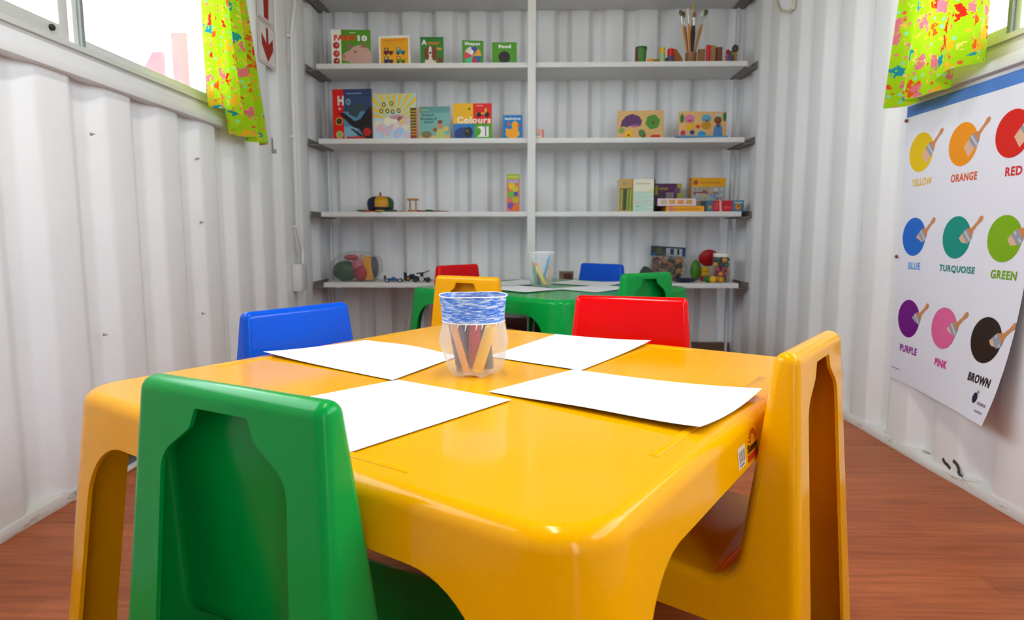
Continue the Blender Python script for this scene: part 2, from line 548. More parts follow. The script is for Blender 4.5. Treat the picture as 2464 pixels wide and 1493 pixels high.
# door end behind the camera: steel posts and header, right leaf narrowed, an added gap for light
bm = bmesh.new()
box(bm, -1.16, YD, HC / 2, 0.10, 0.08, HC); box(bm, 1.16, YD, HC / 2, 0.10, 0.08, HC); box(bm, 0, YD, HC - 0.06, 2.3, 0.08, 0.12)
struct('trim_1', bm, WHITE)
bm = bmesh.new()
box(bm, -0.58, YD, 1.14, 1.08, 0.05, 2.28); box(bm, 0.39, YD, 1.14, 0.84, 0.05, 2.28)
struct('door_1', bm, WHITE)
# bottom rails and corner posts
for nm, s in (('baseboard_left', -1), ('baseboard_right', 1)):
    bm = bmesh.new()
    n = 70; prev = None
    for i in range(n + 1):
        y = YD + (YB - YD) * i / n
        w = 0.0015 * math.sin(y * 9) + 0.001 * math.sin(y * 23)
        ring = [bm.verts.new((s * x, y, z)) for x, z in ((1.163 + w, 0), (1.161 + w, 0.013), (1.168, 0.026), (1.21, 0.031), (1.21, 0))]
        if prev:
            for k in range(5): bm.faces.new([prev[k], prev[(k + 1) % 5], ring[(k + 1) % 5], ring[k]])
        prev = ring
    bmesh.ops.recalc_face_normals(bm, faces=bm.faces[:])
    struct(nm, bm, RAILM, 50)
bm = bmesh.new(); box(bm, 0, YB - 0.008, 0.028, 2.32, 0.03, 0.056, bev=0.003)
struct('baseboard_back', bm, mat('brown_sill', (0.16, 0.09, 0.06), 0.6, 0.3))
for i, s in enumerate((-1, 1)):
    bm = bmesh.new()
    box(bm, s * 1.135, 3.715, HC / 2, 0.014, 0.03, HC, bev=0.002)
    struct('trim_%d' % (i + 2), bm, WHITE)

# ------------------------------------------------------------------ windows
def window(name, side, win, stile, sub):
    y0, y1, z0, z1 = win
    xi = side * 1.158; xo = side * 1.225
    cx = (xi + xo) / 2; sx = abs(xo - xi)
    root = empty(name, (0, 0, 0)); root['kind'] = 'structure'
    bm = bmesh.new()
    fr = 0.028
    box(bm, cx, (y0 + y1) / 2, z0 + fr / 2, sx, y1 - y0 - 2 * fr, fr, bev=0.002)
    box(bm, cx, (y0 + y1) / 2, z1 - fr / 2, sx, y1 - y0 - 2 * fr, fr, bev=0.002)
    box(bm, cx, y0 + fr / 2, (z0 + z1) / 2, sx, fr, z1 - z0, bev=0.002)
    box(bm, cx, y1 - fr / 2, (z0 + z1) / 2, sx, fr, z1 - z0, bev=0.002)
    box(bm, side * 1.155, (y0 + y1) / 2, z0 + 0.012, 0.008, y1 - y0, 0.004, bev=0.001)     # track lip
    obj('window_frame', bm, ALU, root)
    for nm, a, b, xx in (('sash', y0 + fr, stile + 0.02, side * 1.178), ('sash', stile + 0.075, y1 - fr, side * 1.205)):
        bm = bmesh.new(); t = 0.034; zz0 = z0 + fr; zz1 = z1 - fr
        for (ya, yb, za, zb) in ((a + t, b - t, zz0, zz0 + t), (a + t, b - t, zz1 - t, zz1), (a, a + t, zz0, zz1), (b - t, b, zz0, zz1)):
            box(bm, xx, (ya + yb) / 2, (za + zb) / 2, 0.022, yb - ya, zb - za, bev=0.002)
        sh = obj(nm, bm, ALU, root)
        bm = bmesh.new(); box(bm, xx, (a + b) / 2, (zz0 + zz1) / 2, 0.004, b - a - 2 * t + 0.006, zz1 - zz0 - 2 * t + 0.006)
        obj('glass_pane', bm, GLASS, sh)
    bm = bmesh.new(); box(bm, side * 1.19, stile + 0.10, (z0 + z1) / 2, 0.012, 0.014, z1 - z0 - 2 * fr, bev=0.001)
    obj('seal_strip', bm, mat('grey_seal', (0.22, 0.24, 0.22), 0.5), root)
    bm = bmesh.new(); lathe(bm, [(0.0075, 0), (0.0075, 0.006), (0.004, 0.009)], 14, M((side * 1.166, stile - 0.045, z0 + 0.045), (0, -side * PI / 2, 0)))
    obj('latch_knob', bm, DARK, root)
    bm = bmesh.new()
    box(bm, side * 1.171, (y0 + y1) / 2, z0 - 0.040, 0.042, y1 - y0 + 0.04, 0.030, bev=0.003)
    box(bm, side * 1.188, (y0 + y1) / 2, z0 - 0.012, 0.06, y1 - y0 + 0.02, 0.026, bev=0.002)
    obj('window_sill', bm, WHITE, root)
    return root
window('window_1', -1, LWIN, 1.66, 0)
window('window_2', 1, RWIN, 1.60, 0)
# smooth panel under the right window that carries the poster
bm = bmesh.new(); box(bm, 1.1708, 0.88, 1.045, 0.008, 2.40, 0.09, bev=0.002)
struct('trim_4', bm, WHITE, 40)

# added fill light on the ceiling, out of view, brightens the table top
def added_fill_light(y, strength, label):
    t = empty('added_fill_light', (0, y, HC), 0, label, 'added fill light', 'added fill lights')
    bm = bmesh.new(); box(bm, 0, 0, -0.03, 0.16, 1.25, 0.06, bev=0.006); obj('housing', bm, WHITE, t)
    bm = bmesh.new(); box(bm, 0, 0, -0.068, 0.13, 1.20, 0.016, bev=0.004)
    m = bpy.data.materials.new('fill_diffuser'); m.use_nodes = True
    p = m.node_tree.nodes['Principled BSDF']; p.inputs['Emission Color'].default_value = (1.0, 0.99, 0.96, 1); p.inputs['Emission Strength'].default_value = strength
    obj('diffuser', bm, m, t)
added_fill_light(0.95, 33.0, 'added long white fill light on the unseen ceiling above the yellow table')

# ------------------------------------------------------------------ outside, seen bleached through the panes
bm = bmesh.new(); box(bm, 0, 1, -0.25, 60, 60, 0.1)
struct('ground_outside', bm, mat('pale_sand', (0.55, 0.52, 0.46), 0.9, 0.1))
t = empty('wooden_board', (-2.07, 3.93, -0.2), 0.0, 'red painted board standing outside the left window beside the curtain', 'board')
bm = bmesh.new(); box(bm, 0, 0, 1.03, 0.09, 0.03, 2.06, bev=0.004); prism(bm, [(-0.30, 0), (-0.10, 0), (-0.10, 1.95), (-0.16, 1.95), (-0.30, 1.72)], -0.015, 0.015)
obj('panel', bm, mat('faded_red_board', (0.75, 0.05, 0.08), 0.6), t)

# ------------------------------------------------------------------ moulded plastic chair
def hw(z): return 0.1265 + 0.085 * (0.525 - z)
def chair_pieces():
    A, B, C, D, E, F = (0.138, 0, 0), (0.119, 0.230, 0.028), (-0.092, 0.218, 0.045), (-0.1235, 0.525, 0.0155), (-0.1535, 0.525, 0.0155), (-0.190, 0, 0)
    path = rounded([A, B, C, D, E, F], 8)
    n = len(path); r = 0.0135
    nor = []
    for i in range(n):
        if i in (0, 1): d = Vector(path[1]) - Vector(path[0])
        elif i >= n - 2: d = Vector(path[-1]) - Vector(path[-2])
        else: d = Vector(path[i + 1]) - Vector(path[i - 1])
        d.normalize(); nor.append(Vector((d.y, -d.x)))
    # exact tangents at the ends of the straight runs
    for i in (9, 10): d = (Vector(path[10]) - Vector(path[9])).normalized(); nor[i] = Vector((d.y, -d.x))
    for i in (18, 19): d = (Vector(path[19]) - Vector(path[18])).normalized(); nor[i] = Vector((d.y, -d.x))
    for i in (27, 28): d = (Vector(path[28]) - Vector(path[27])).normalized(); nor[i] = Vector((d.y, -d.x))
    bm = bmesh.new(); K = 6
    L, R = [], []
    for p, nn in zip(path, nor):
        q = Vector(p) - nn * r; w = hw(q.y)
        for S, sg in ((L, -1), (R, 1)):
            row = []
            for k in range(K + 1):
                th = PI / 2 * k / K
                row.append(bm.verts.new((sg * (w - r + r * math.sin(th)), q.x + nn.x * r * math.cos(th), q.y + nn.y * r * math.cos(th))))
            S.append(row)
    for i in range(n - 1):
        for k in range(K):
            bm.faces.new([L[i][k], L[i + 1][k], L[i + 1][k + 1], L[i][k + 1]])
            bm.faces.new([R[i][k], R[i][k + 1], R[i + 1][k + 1], R[i + 1][k]])
        if 0 < i < n - 2: bm.faces.new([L[i][0], R[i][0], R[i + 1][0], L[i + 1][0]])
    # front face with its arch
    a, b = Vector(path[0]), Vector(path[1])
    def on(a, b, x, z):
        t = (z - a.y) / (b.y - a.y); return bm.verts.new((x, a.x + (b.x - a.x) * t, z))
    za = path[0][1]
    arch = rounded([(-0.108, za, 0), (-0.096, 0.168, 0.05), (0.096, 0.168, 0.05), (0.108, za, 0)], 8)
    inner = [on(a, b, x, z) for x, z in arch]
    bm.faces.new([L[0][0]] + inner + [R[0][0], R[1][0], L[1][0]])
    # rear face with the stepped keyhole opening
    a, b = Vector(path[-1]), Vector(path[-2])
    half = [(0.106, 0, 0), (0.086, 0.452, 0.036), (0.044, 0.482, 0.006), (0.036, 0.5025, 0.004), (0, 0.5025, 0)]
    hp = rounded(half, 7)
    arch = hp + [(-x, z) for x, z in hp[-2::-1]]
    inner = [on(a, b, x, z) for x, z in arch]
    bm.faces.new([R[-1][0]] + inner + [L[-1][0], L[-2][0], R[-2][0]])
    # sides
    side_arch = rounded([(-0.128, 0, 0), (-0.104, 0.162, 0.05), (0.052, 0.162, 0.05), (0.082, 0, 0)], 8)
    for S, sg in ((L, -1), (R, 1)):
        inn = [bm.verts.new((sg * hw(z), y, z)) for y, z in side_arch]
        f = [row[K] for row in S] + inn
        bm.faces.new(f if sg < 0 else f[::-1])
    bmesh.ops.recalc_face_normals(bm, faces=bm.faces[:])
    bm.faces.ensure_lookup_table()
    up = [f for f in bm.faces if abs(f.calc_center_median().z - 0.222) < 0.012 and abs(f.normal.z) > 0.9 and abs(f.calc_center_median().x) < 0.01]
    if up and up[0].normal.z < 0: bmesh.ops.reverse_faces(bm, faces=bm.faces[:])
    co, faces = thicken(bm, 0.0045, [((0, 0, 0.140), (0, 0, 1)), ((0, -0.075, 0.25), (0, 1, 0.25))])
    def cls(c):
        if c[2] < 0.140: return 'leg_%d%d' % (c[0] > 0, c[1] > 0)
        return 'seat' if (c[1] + 0.075) + 0.25 * (c[2] - 0.25) > 0 else 'backrest'
    return pieces(co, faces, soft_normals(co, faces), cls)
CHAIR = chair_pieces()
for me in CHAIR.values(): me.materials.append(YEL)
CHAIRS_GRP = 'moulded plastic children chairs'
def chair(top, deg, m, label, zt=0.525):
    """top = (x, y) of the middle of the backrest's top edge, deg = heading of the chair's own x axis, zt = height"""
    a = math.radians(deg); yd = Vector((-math.sin(a), math.cos(a))); k_ = zt / 0.525
    loc = Vector(top) + yd * 0.135 * k_
    t = empty('plastic_chair', (loc.x, loc.y, 0.0012), a, label, 'chair', CHAIRS_GRP)
    t.scale = (k_, k_, k_)
    for k in ('seat', 'backrest', 'leg_00', 'leg_01', 'leg_10', 'leg_11'):
        o = link_mesh(k.split('_')[0], CHAIR[k], None, t)
        recolor(o, m)
    return t
chair((-0.2815, 0.604), -26.3, GRN, 'green plastic chair in the foreground seen from behind, at the near yellow table', 0.533)
chair((0.3925, 0.906), 54.0, YEL, 'yellow plastic chair side-on at the right of the near yellow table', 0.53)
chair((0.238, 1.508), 166.0, RED, 'red plastic chair facing us behind the near yellow table', 0.5332)
chair((-0.480, 1.326), 236.6, BLU, 'blue plastic chair at the far left edge of the near yellow table', 0.5275)
chair((-0.213, 2.250), -27.0, YEL, 'yellow plastic chair seen from behind in front of the far green table', 0.532)
chair((0.447, 2.478), 36.5, GRN, 'green plastic chair at the right of the far green table, behind the red chair', 0.532)
chair((-0.340, 3.095), 228.0, RED, 'red plastic chair between the far green table and the shelves', 0.532)
chair((0.361, 3.232), 135.5, BLU, 'blue plastic chair between the far green table and the shelves', 0.532)

# ------------------------------------------------------------------ moulded plastic table
TZ = 0.45
def table_pieces():
    bm = bmesh.new()
    h0, r, rc0 = 0.4225, 0.020, 0.052           # half size of the flat top, edge radius, corner radius of the flat top
    dr = math.tan(math.radians(5.8))
    CN, KN = 8, 6
    def ring(h, rc, z):
        vs = []
        for q, (sx, sy) in enumerate(((1, 1), (-1, 1), (-1, -1), (1, -1))):
            for k in range(CN + 1):
                t = PI / 2 * (q + k / CN)
                vs.append(bm.verts.new((sx * (h - rc) + rc * math.cos(t), sy * (h - rc) + rc * math.sin(t), z)))
        return vs
    ang = PI / 2 - math.radians(5.8)
    rings = []
    for k in range(KN + 1):
        t = ang * k / KN
        rings.append(ring(h0 + r * math.sin(t), rc0 + r * math.sin(t), TZ - r + r * math.cos(t)))
    hz = h0 + r * math.sin(ang); zf = TZ - r + r * math.cos(ang)
    rings.append(ring(hz + dr * zf, rc0 + r + dr * zf * 0.35, 0.0))
    m = 4 * (CN + 1)
    bm.faces.new(rings[0])
    for i in range(KN):
        for k in range(m): bm.faces.new([rings[i][k], rings[i + 1][k], rings[i + 1][(k + 1) % m], rings[i][(k + 1) % m]])
    A, B = rings[-2], rings[-1]
    for q in range(4):
        for k in range(CN):
            i = q * (CN + 1) + k
            bm.faces.new([A[i], B[i], B[i + 1], A[i + 1]])
        i = q * (CN + 1) + CN; j = (i + 1) % m
        p0, p1 = A[i].co, A[j].co
        d = (p1 - p0).normalized(); out = Vector((d.y, -d.x, 0))
        if out.dot(p0) < 0: out = -out
        arch = rounded([(-0.385, 0, 0), (-0.352, 0.388, 0.095), (0.352, 0.388, 0.095), (0.385, 0, 0)], 12)
        inn = []
        for s, z in arch:
            off = hz + dr * (zf - z)
            inn.append(bm.verts.new(out * off + d * s + Vector((0, 0, z))))
        bm.faces.new([A[i], B[i]] + inn + [B[j], A[j]])
    bmesh.ops.recalc_face_normals(bm, faces=bm.faces[:])
    bm.faces.ensure_lookup_table()
    if bm.faces[0].normal.z < 0: bmesh.ops.reverse_faces(bm, faces=bm.faces[:])
    co, faces = thicken(bm, 0.0055, [((0, 0, 0.352), (0, 0, 1))])
    def cls(c): return 'tabletop' if c[2] > 0.352 else 'leg_%d%d' % (c[0] > 0, c[1] > 0)
    return pieces(co, faces, soft_normals(co, faces), cls)
TABLE = table_pieces()
for me in TABLE.values(): me.materials.append(YEL)
def ridge_mesh():
    bm = bmesh.new()
    box(bm, 0, 0.4, TZ - 0.0008, 0.45, 0.011, 0.0044, bev=0.0016, seg=3)
    me = bpy.data.meshes.new('rim_ridge'); bm.to_mesh(me); bm.free(); me.shade_smooth(); me.materials.append(YEL)
    return me
RIDGE = ridge_mesh()
def table(x, y, deg, m, label):
    t = empty('plastic_table', (x, y, 0.0004), math.radians(deg), label, 'table', 'square plastic tables')
    for k in ('tabletop', 'leg_00', 'leg_01', 'leg_10', 'leg_11'):
        o = link_mesh(k.split('_')[0], TABLE[k], None, t); recolor(o, m)
    for q in range(4):
        o = link_mesh('rim_ridge', RIDGE, None, t); o.rotation_euler = (0, 0, q * PI / 2); recolor(o, m)
    return t
near_table = table(-0.082, 1.058, -33.25, YEL, 'square yellow plastic table in the foreground, laid with four sheets of paper')
far_table = table(0.094, 2.825, -42.7, GRN, 'square green plastic table in front of the shelves')

# stickers on the right apron of the near table
def apron_sticker(name, label, v0, z0, w, h, art, base_mat):
    a = math.radians(-33.25); u = Vector((math.cos(a), math.sin(a), 0)); v = Vector((-u.y, u.x, 0)); c = Vector((-0.082, 1.058, 0))
    dr = math.tan(math.radians(5.8)); hz = 0.4225 + 0.02 * math.sin(PI / 2 - math.radians(5.8)); zf = 0.43 + 0.02 * math.cos(PI / 2 - math.radians(5.8))
    bm = bmesh.new()
    def fn(p, q, e): return c + u * (hz + dr * (zf - q) + 0.0003 + e) + v * (p - 0.039) + Vector((0, 0, q))
    art.emit(bm, fn, 0)
    o = obj(name, bm, art.mats, None, None)
    bmo = o.data
    # bring into the table's own space
    for vv in bmo.vertices: vv.co = near_table.matrix_world.inverted() @ vv.co
    o.parent = near_table
    o['label'] = label
    return o
bpy.context.view_layer.update()
A_ = Art()
wt = ink(235, 220, 200)
A_.rect(-0.031, 0.396, -0.001, 0.4225, wt)
for k in range(8): A_.rect(-0.026 + k * 0.003, 0.4025, -0.026 + k * 0.003 + (0.0012 if k % 3 else 0.002), 0.417, ink(40, 35, 30))
A_.rect(-0.026, 0.3985, -0.006, 0.4005, ink(90, 75, 60))
apron_sticker('barcode_sticker', 'white barcode sticker', 0, 0, 0, 0, A_, wt)
A_ = Art()
rd = ink(205, 40, 20); mr = ink(120, 10, 12); orr = ink(245, 150, 30)
cx_ = 0.034
for k in range(9):
    t0 = math.radians(15 + k * 17.5); t1 = t0 + math.radians(9)
    A_.poly([(cx_ + 0.012 * math.cos(t0), 0.4135 + 0.012 * math.sin(t0)), (cx_ + 0.021 * math.cos(t0), 0.4135 + 0.0185 * math.sin(t0)), (cx_ + 0.021 * math.cos(t1), 0.4135 + 0.0185 * math.sin(t1)), (cx_ + 0.012 * math.cos(t1), 0.4135 + 0.012 * math.sin(t1))], rd)
A_.disc(cx_, 0.4135, 0.010, orr, a0=0, a1=PI)
A_.rect(cx_ - 0.023, 0.394, cx_ + 0.024, 0.402, rd)
A_.text('Sunny', cx_, 0.4015, 0.014, ink(60, 12, 14), w=0.047, bold=0.05)
apron_sticker('logo_sticker', 'red and orange sun logo sticker', 0, 0, 0, 0, A_, rd)

# ------------------------------------------------------------------ sheets of paper
def sheet(corners, lifts, label, group, z=TZ, curl=None):
    """corners: near-left .. in order a, b, c, d (x, y); lifts: corner heights above the table top"""
    N = 16
    P = [Vector((x, y, 0)) for x, y in corners]
    bm = bmesh.new(); g = []
    for i in range(N + 1):
        row = []
        for j in range(N + 1):
            s, t = i / N, j / N
            p = P[0] * (1 - s) * (1 - t) + P[1] * s * (1 - t) + P[2] * s * t + P[3] * (1 - s) * t
            def k(a): return max(0.0, a) ** 3
            h = lifts[0] * k((1 - s) * (1 - t)) + lifts[1] * k(s * (1 - t)) + lifts[2] * k(s * t) + lifts[3] * k((1 - s) * t)
            if curl: h += curl(s, t)
            row.append(bm.verts.new((p.x, p.y, z + 0.0027 + h)))
        g.append(row)
    for i in range(N):
        for j in range(N): bm.faces.new([g[i][j], g[i + 1][j], g[i + 1][j + 1], g[i][j + 1]])
    bmesh.ops.recalc_face_normals(bm, faces=bm.faces[:])
    bm.faces.ensure_lookup_table()
    if bm.faces[0].normal.z < 0: bmesh.ops.reverse_faces(bm, faces=bm.faces[:])
    ret = bmesh.ops.extrude_face_region(bm, geom=bm.faces[:])
    bmesh.ops.translate(bm, vec=(0, 0, -0.0004), verts=[q for q in ret['geom'] if isinstance(q, bmesh.types.BMVert)])
    bmesh.ops.recalc_face_normals(bm, faces=bm.faces[:])
    o = obj('paper_sheet', bm, PAPER, None, 60)
    tag(o, label, 'paper', group)
    return o
NG = 'blank sheets on the yellow table'
sheet([(-0.058, 0.914), (0.076, 1.072), (0.330, 0.902), (0.196, 0.722)], [0, 0, 0.010, 0.008], 'blank white sheet nearest the yellow chair, right corner curling over the table edge', NG, curl=lambda s, t: 0.0035 * math.sin(PI * t) ** 2 * (1 - s))
sheet([(-0.075, 1.185), (0.062, 1.458), (0.256, 1.341), (0.088, 1.065)], [0, 0, 0.006, 0], 'blank white sheet in front of the red chair on the yellow table', NG)
sheet([(-0.501, 1.191), (-0.350, 1.365), (-0.130, 1.190), (-0.212, 0.984)], [0.006, 0, 0, 0], 'blank white sheet in front of the blue chair on the yellow table', NG, curl=lambda s, t: 0.004 * math.sin(PI * t) ** 2 * s)
sheet([(-0.187, 0.648), (-0.024, 0.868), (-0.205, 0.987), (-0.390, 0.790)], [0, 0, 0, 0], 'blank white sheet in front of the foreground green chair on the yellow table', NG)
FG = 'blank sheets on the green table'
c2 = Vector((0.094, 2.825)); a2 = math.radians(-42.7)
def far_sheet(u0, v0, deg, label, lift, dz=0.0):
    a = a2 + math.radians(deg); ux = Vector((math.cos(a), math.sin(a))); vx = Vector((-ux.y, ux.x))
    uu = Vector((math.cos(a2), math.sin(a2))); vv = Vector((-uu.y, uu.x)); c = c2 + uu * u0 + vv * v0
    pts = [c - ux * 0.1485 - vx * 0.105, c + ux * 0.1485 - vx * 0.105, c + ux * 0.1485 + vx * 0.105, c - ux * 0.1485 + vx * 0.105]
    sheet([tuple(p) for p in pts], lift, label, FG, z=TZ + dz)
far_sheet(0.215, 0.05, 90, 'blank white sheet beside the green chair on the green table', [0, 0.01, 0, 0.004])
far_sheet(0.02, 0.235, 4, 'blank white sheet in front of the blue chair on the green table', [0, 0, 0.012, 0.004], 0.0008)
far_sheet(-0.215, 0.0, 88, 'blank white sheet at the left half of the green table', [0.004, 0, 0.006, 0], 0.0016)
far_sheet(0.0, -0.20, -3, 'blank white sheet at the near edge of the green table', [0.004, 0.0, 0, 0], 0.0024)

# ------------------------------------------------------------------ cut-off bottle pots and crayons
def bottle_mesh(prof, lobes, amp, seg=60, t=0.0008):
    bm = bmesh.new(); rings = []
    pp = [prof[0]] + list(prof) + [prof[-1]]; fine = []
    for i in range(1, len(pp) - 2):                       # smooth curve through the profile points
        for k in range(4):
            q = k / 4; a, b, c_, d = pp[i - 1], pp[i], pp[i + 1], pp[i + 2]
            fine.append(tuple(0.5 * (2 * b[n] + (c_[n] - a[n]) * q + (2 * a[n] - 5 * b[n] + 4 * c_[n] - d[n]) * q * q + (3 * b[n] - a[n] - 3 * c_[n] + d[n]) * q ** 3) for n in (0, 1)))
    prof = fine + [prof[-1]]
    H = prof[-1][1]
    for r, z in prof:
        row = []
        f = max(0.0, 1 - z / (0.42 * H)) ** 1.2
        for k in range(seg):
            th = 2 * PI * k / seg
            c = math.cos(lobes * th) * 0.5 + 0.5
            rr = r * (1 - amp * f * (1 - c)); zz = z + 0.004 * (1 - c) * (1 if z < 0.004 else 0)
            row.append(bm.verts.new((rr * math.cos(th), rr * math.sin(th), zz)))
        rings.append(row)
    for a, b in zip(rings, rings[1:]):
        for k in range(seg): bm.faces.new([a[k], a[(k + 1) % seg], b[(k + 1) % seg], b[k]])
    c = bm.verts.new((0, 0, 0.006))
    for k in range(seg): bm.faces.new([rings[0][(k + 1) % seg], rings[0][k], c])
    return bm
jar = empty('crayon_pot', (-0.090, 1.045, TZ + 0.0006), 0.2, 'cut plastic bottle pot with a blue crayoned paper band on the yellow table', 'pot', 'crayon pots')
prof = [(0.034, 0.0), (0.0435, 0.005), (0.0505, 0.018), (0.0535, 0.036), (0.0562, 0.052), (0.0545, 0.068), (0.0515, 0.081), (0.0495, 0.090), (0.0498, 0.096), (0.053, 0.1285)]
jo = obj('bottle_body', bottle_mesh(prof, 5, 0.20), JARM, jar, 80)
bm = bmesh.new()
SEG = 72
rows = []
for z, r in ((0.0885, 0.0506), (0.096, 0.0510), (0.112, 0.0524), (0.1300, 0.0545)):
    rows.append([bm.verts.new(((r + 0.0006 * math.sin(5 * 2 * PI * k / SEG)) * math.cos(2 * PI * k / SEG), (r + 0.0006 * math.sin(5 * 2 * PI * k / SEG)) * math.sin(2 * PI * k / SEG), z + 0.0008 * math.sin(3 * 2 * PI * k / SEG))) for k in range(SEG)])
for a, b in zip(rows, rows[1:]):
    for k in range(SEG): bm.faces.new([a[k], a[(k + 1) % SEG], b[(k + 1) % SEG], b[k]])
bmesh.ops.recalc_face_normals(bm, faces=bm.faces[:])
ret = bmesh.ops.solidify(bm, geom=bm.faces[:], thickness=0.0009)
obj('paper_band', bm, SCRIB, jar, 80)
bm = bmesh.new()
tube(bm, [((0.0549) * math.cos(2 * PI * k / 60), 0.0549 * math.sin(2 * PI * k / 60), 0.1302 + 0.0008 * math.sin(3 * 2 * PI * k / 60)) for k in range(61)], 0.0010, 6)
tube(bm, [((0.0506) * math.cos(2 * PI * k / 60), 0.0506 * math.sin(2 * PI * k / 60), 0.0885) for k in range(61)], 0.0012, 6)
for th, z0 in ((-1.95, 0.078), (-1.45, 0.080), (-1.62, 0.079), (-0.95, 0.081), (-0.75, 0.080), (-2.2, 0.082)):
    tube(bm, [(0.0522 * math.cos(th), 0.0522 * math.sin(th), z0), (0.0512 * math.cos(th + 0.04), 0.0512 * math.sin(th + 0.04), 0.0885)], [0.0004, 0.0013], 6)
obj('glue_rim', bm, mat('dried_glue', (0.85, 0.86, 0.85), 0.4), jar, 60)
# crayons: foot (x, y), top (x, y, z) in the pot's frame
def crayon(root_loc, foot, top, r, col, label, cat='crayon', group=None, tip=None, cap=None, name='crayon'):
    p0 = Vector(root_loc) + Vector(foot); p1 = Vector(root_loc) + Vector(top)
    L_ = (p1 - p0).length; q = (p1 - p0).to_track_quat('Z', 'Y')
    t = empty(name, p0, 0, label, cat, group, q.to_euler())
    bm = bmesh.new(); lathe(bm, [(r * 0.9, 0), (r, 0.002), (r, L_ * 0.84), (r * 0.97, L_ * 0.86)], 18)
    obj('barrel', bm, col, t)
    bm = bmesh.new(); lathe(bm, [(r * 0.95, L_ * 0.86), (r * 0.6, L_ * 0.93), (r * 0.55, L_ * 0.97), (r * 0.3, L_)], 18)
    obj('tip' if not cap else 'cap', bm, tip or col, t)
    return t
J = (-0.090, 1.045, TZ + 0.0075)
CG = 'crayons in the blue-banded pot'
crayon(J, (-0.018, -0.008, 0), (-0.036, -0.006, 0.106), 0.0095, ink(88, 100, 130), 'thick slate blue crayon standing at the left in the blue-banded pot', group=CG, tip=ink(20, 22, 30))
crayon(J, (-0.009, -0.026, 0.0), (-0.034, -0.024, 0.088), 0.0055, ink(238, 165, 85), 'orange crayon leaning left in the blue-banded pot', group=CG)
crayon(J, (-0.006, 0.018, 0), (-0.020, 0.018, 0.112), 0.0085, ink(110, 55, 95), 'purple crayon behind the red one in the blue-banded pot', group=CG, tip=ink(25, 25, 25))
crayon(J, (0.001, -0.002, 0.001), (0.003, 0.0, 0.090), 0.0095, ink(205, 25, 45), 'red crayon in the middle of the blue-banded pot', group=CG)
crayon(J, (0.007, -0.0255, 0.001), (0.033, -0.022, 0.084), 0.0090, ink(245, 190, 10), 'yellow crayon leaning right in the blue-banded pot', group=CG)
crayon(J, (0.025, -0.004, 0.001), (0.012, 0.024, 0.108), 0.0085, ink(60, 62, 45), 'dark olive crayon at the right in the blue-banded pot', group=CG, tip=ink(22, 22, 22))

jar2 = empty('crayon_pot', (0.054, 2.815, TZ + 0.0006), 0.5, 'clear plastic bottle pot holding crayons on the green table', 'pot', 'crayon pots')
prof2 = [(0.032, 0.0), (0.043, 0.005), (0.050, 0.018), (0.0545, 0.036), (0.0560, 0.054), (0.0525, 0.072), (0.0500, 0.084), (0.0515, 0.10), (0.0555, 0.128), (0.057, 0.150)]
obj('bottle_body', bottle_mesh(prof2, 5, 0.28), CLEARM, jar2, 80)
bm = bmesh.new(); tube(bm, [((0.057) * math.cos(2 * PI * k / 40), 0.057 * math.sin(2 * PI * k / 40), 0.150) for k in range(41)], 0.0016, 6)
obj('cut_rim', bm, mat('dried_glue', (0.85, 0.86, 0.85), 0.4), jar2, 60)
J2 = (0.054, 2.815, TZ + 0.009); CG2 = 'crayons in the clear pot'
crayon(J2, (0.004, 0.004, 0), (0.038, 0.014, 0.128), 0.0065, ink(40, 150, 215), 'light blue crayon leaning right in the clear pot', group=CG2)
crayon(J2, (0.016, -0.024, 0.002), (-0.027, -0.020, 0.098), 0.0075, ink(235, 215, 40), 'yellow crayon leaning left in the clear pot', group=CG2, tip=ink(230, 130, 40))
crayon(J2, (-0.026, -0.004, 0), (-0.033, 0.0, 0.088), 0.0075, ink(20, 150, 130), 'teal crayon at the left of the clear pot', group=CG2)
crayon(J2, (0.028, -0.004, 0), (0.040, -0.010, 0.092), 0.0055, ink(240, 150, 80), 'orange crayon at the right of the clear pot', group=CG2)
crayon(J2, (-0.014, 0.024, 0), (-0.038, 0.016, 0.10), 0.0055, ink(215, 70, 70), 'red crayon behind the teal one in the clear pot', group=CG2)
crayon(J2, (-0.010, 0.006, 0), (-0.012, 0.012, 0.058), 0.0085, ink(70, 80, 80), 'short grey crayon in the middle of the clear pot', group=CG2)

# ------------------------------------------------------------------ shelving
def atx(px, py, X):
    d = _fw + _rt * ((px - 1232) / F_PX) - _up * ((py - 746.5) / F_PX)
    k = X / d.x
    return Vector((X, d.y * k, EYE + d.z * k))
SF, SB = 3.448, 3.728
ZA, ZB, ZC, ZD, ZE = 1.557, 1.177, 0.797, 0.419, 1.930
sh = empty('shelving_unit', (0, SF, 0), 0, 'white painted shelving across the corrugated end wall with a middle post', 'shelving')
for z in (ZE, ZA, ZB, ZC, ZD):
    bm = bmesh.new(); box(bm, 0.003, (SB - SF) / 2, z - 0.013, 2.218, SB - SF, 0.026, bev=0.0015)
    obj('shelf', bm, SHELFW, sh)
    for s_ in (-1, 1):
        bm = bmesh.new()
        x0 = s_ * 1.137
        box(bm, x0, (SB - SF) / 2 + 0.004, z - 0.029, 0.062, SB - SF - 0.02, 0.005)
        box(bm, s_ * 1.1655, (SB - SF) / 2 + 0.004, z - 0.014, 0.005, SB - SF - 0.02, 0.035)
        obj('bracket', bm, BRACK, sh)
bm = bmesh.new(); box(bm, 0.012, -0.012, HC / 2, 0.042, 0.022, HC, bev=0.002)
obj('post', bm, SHELFW, sh)

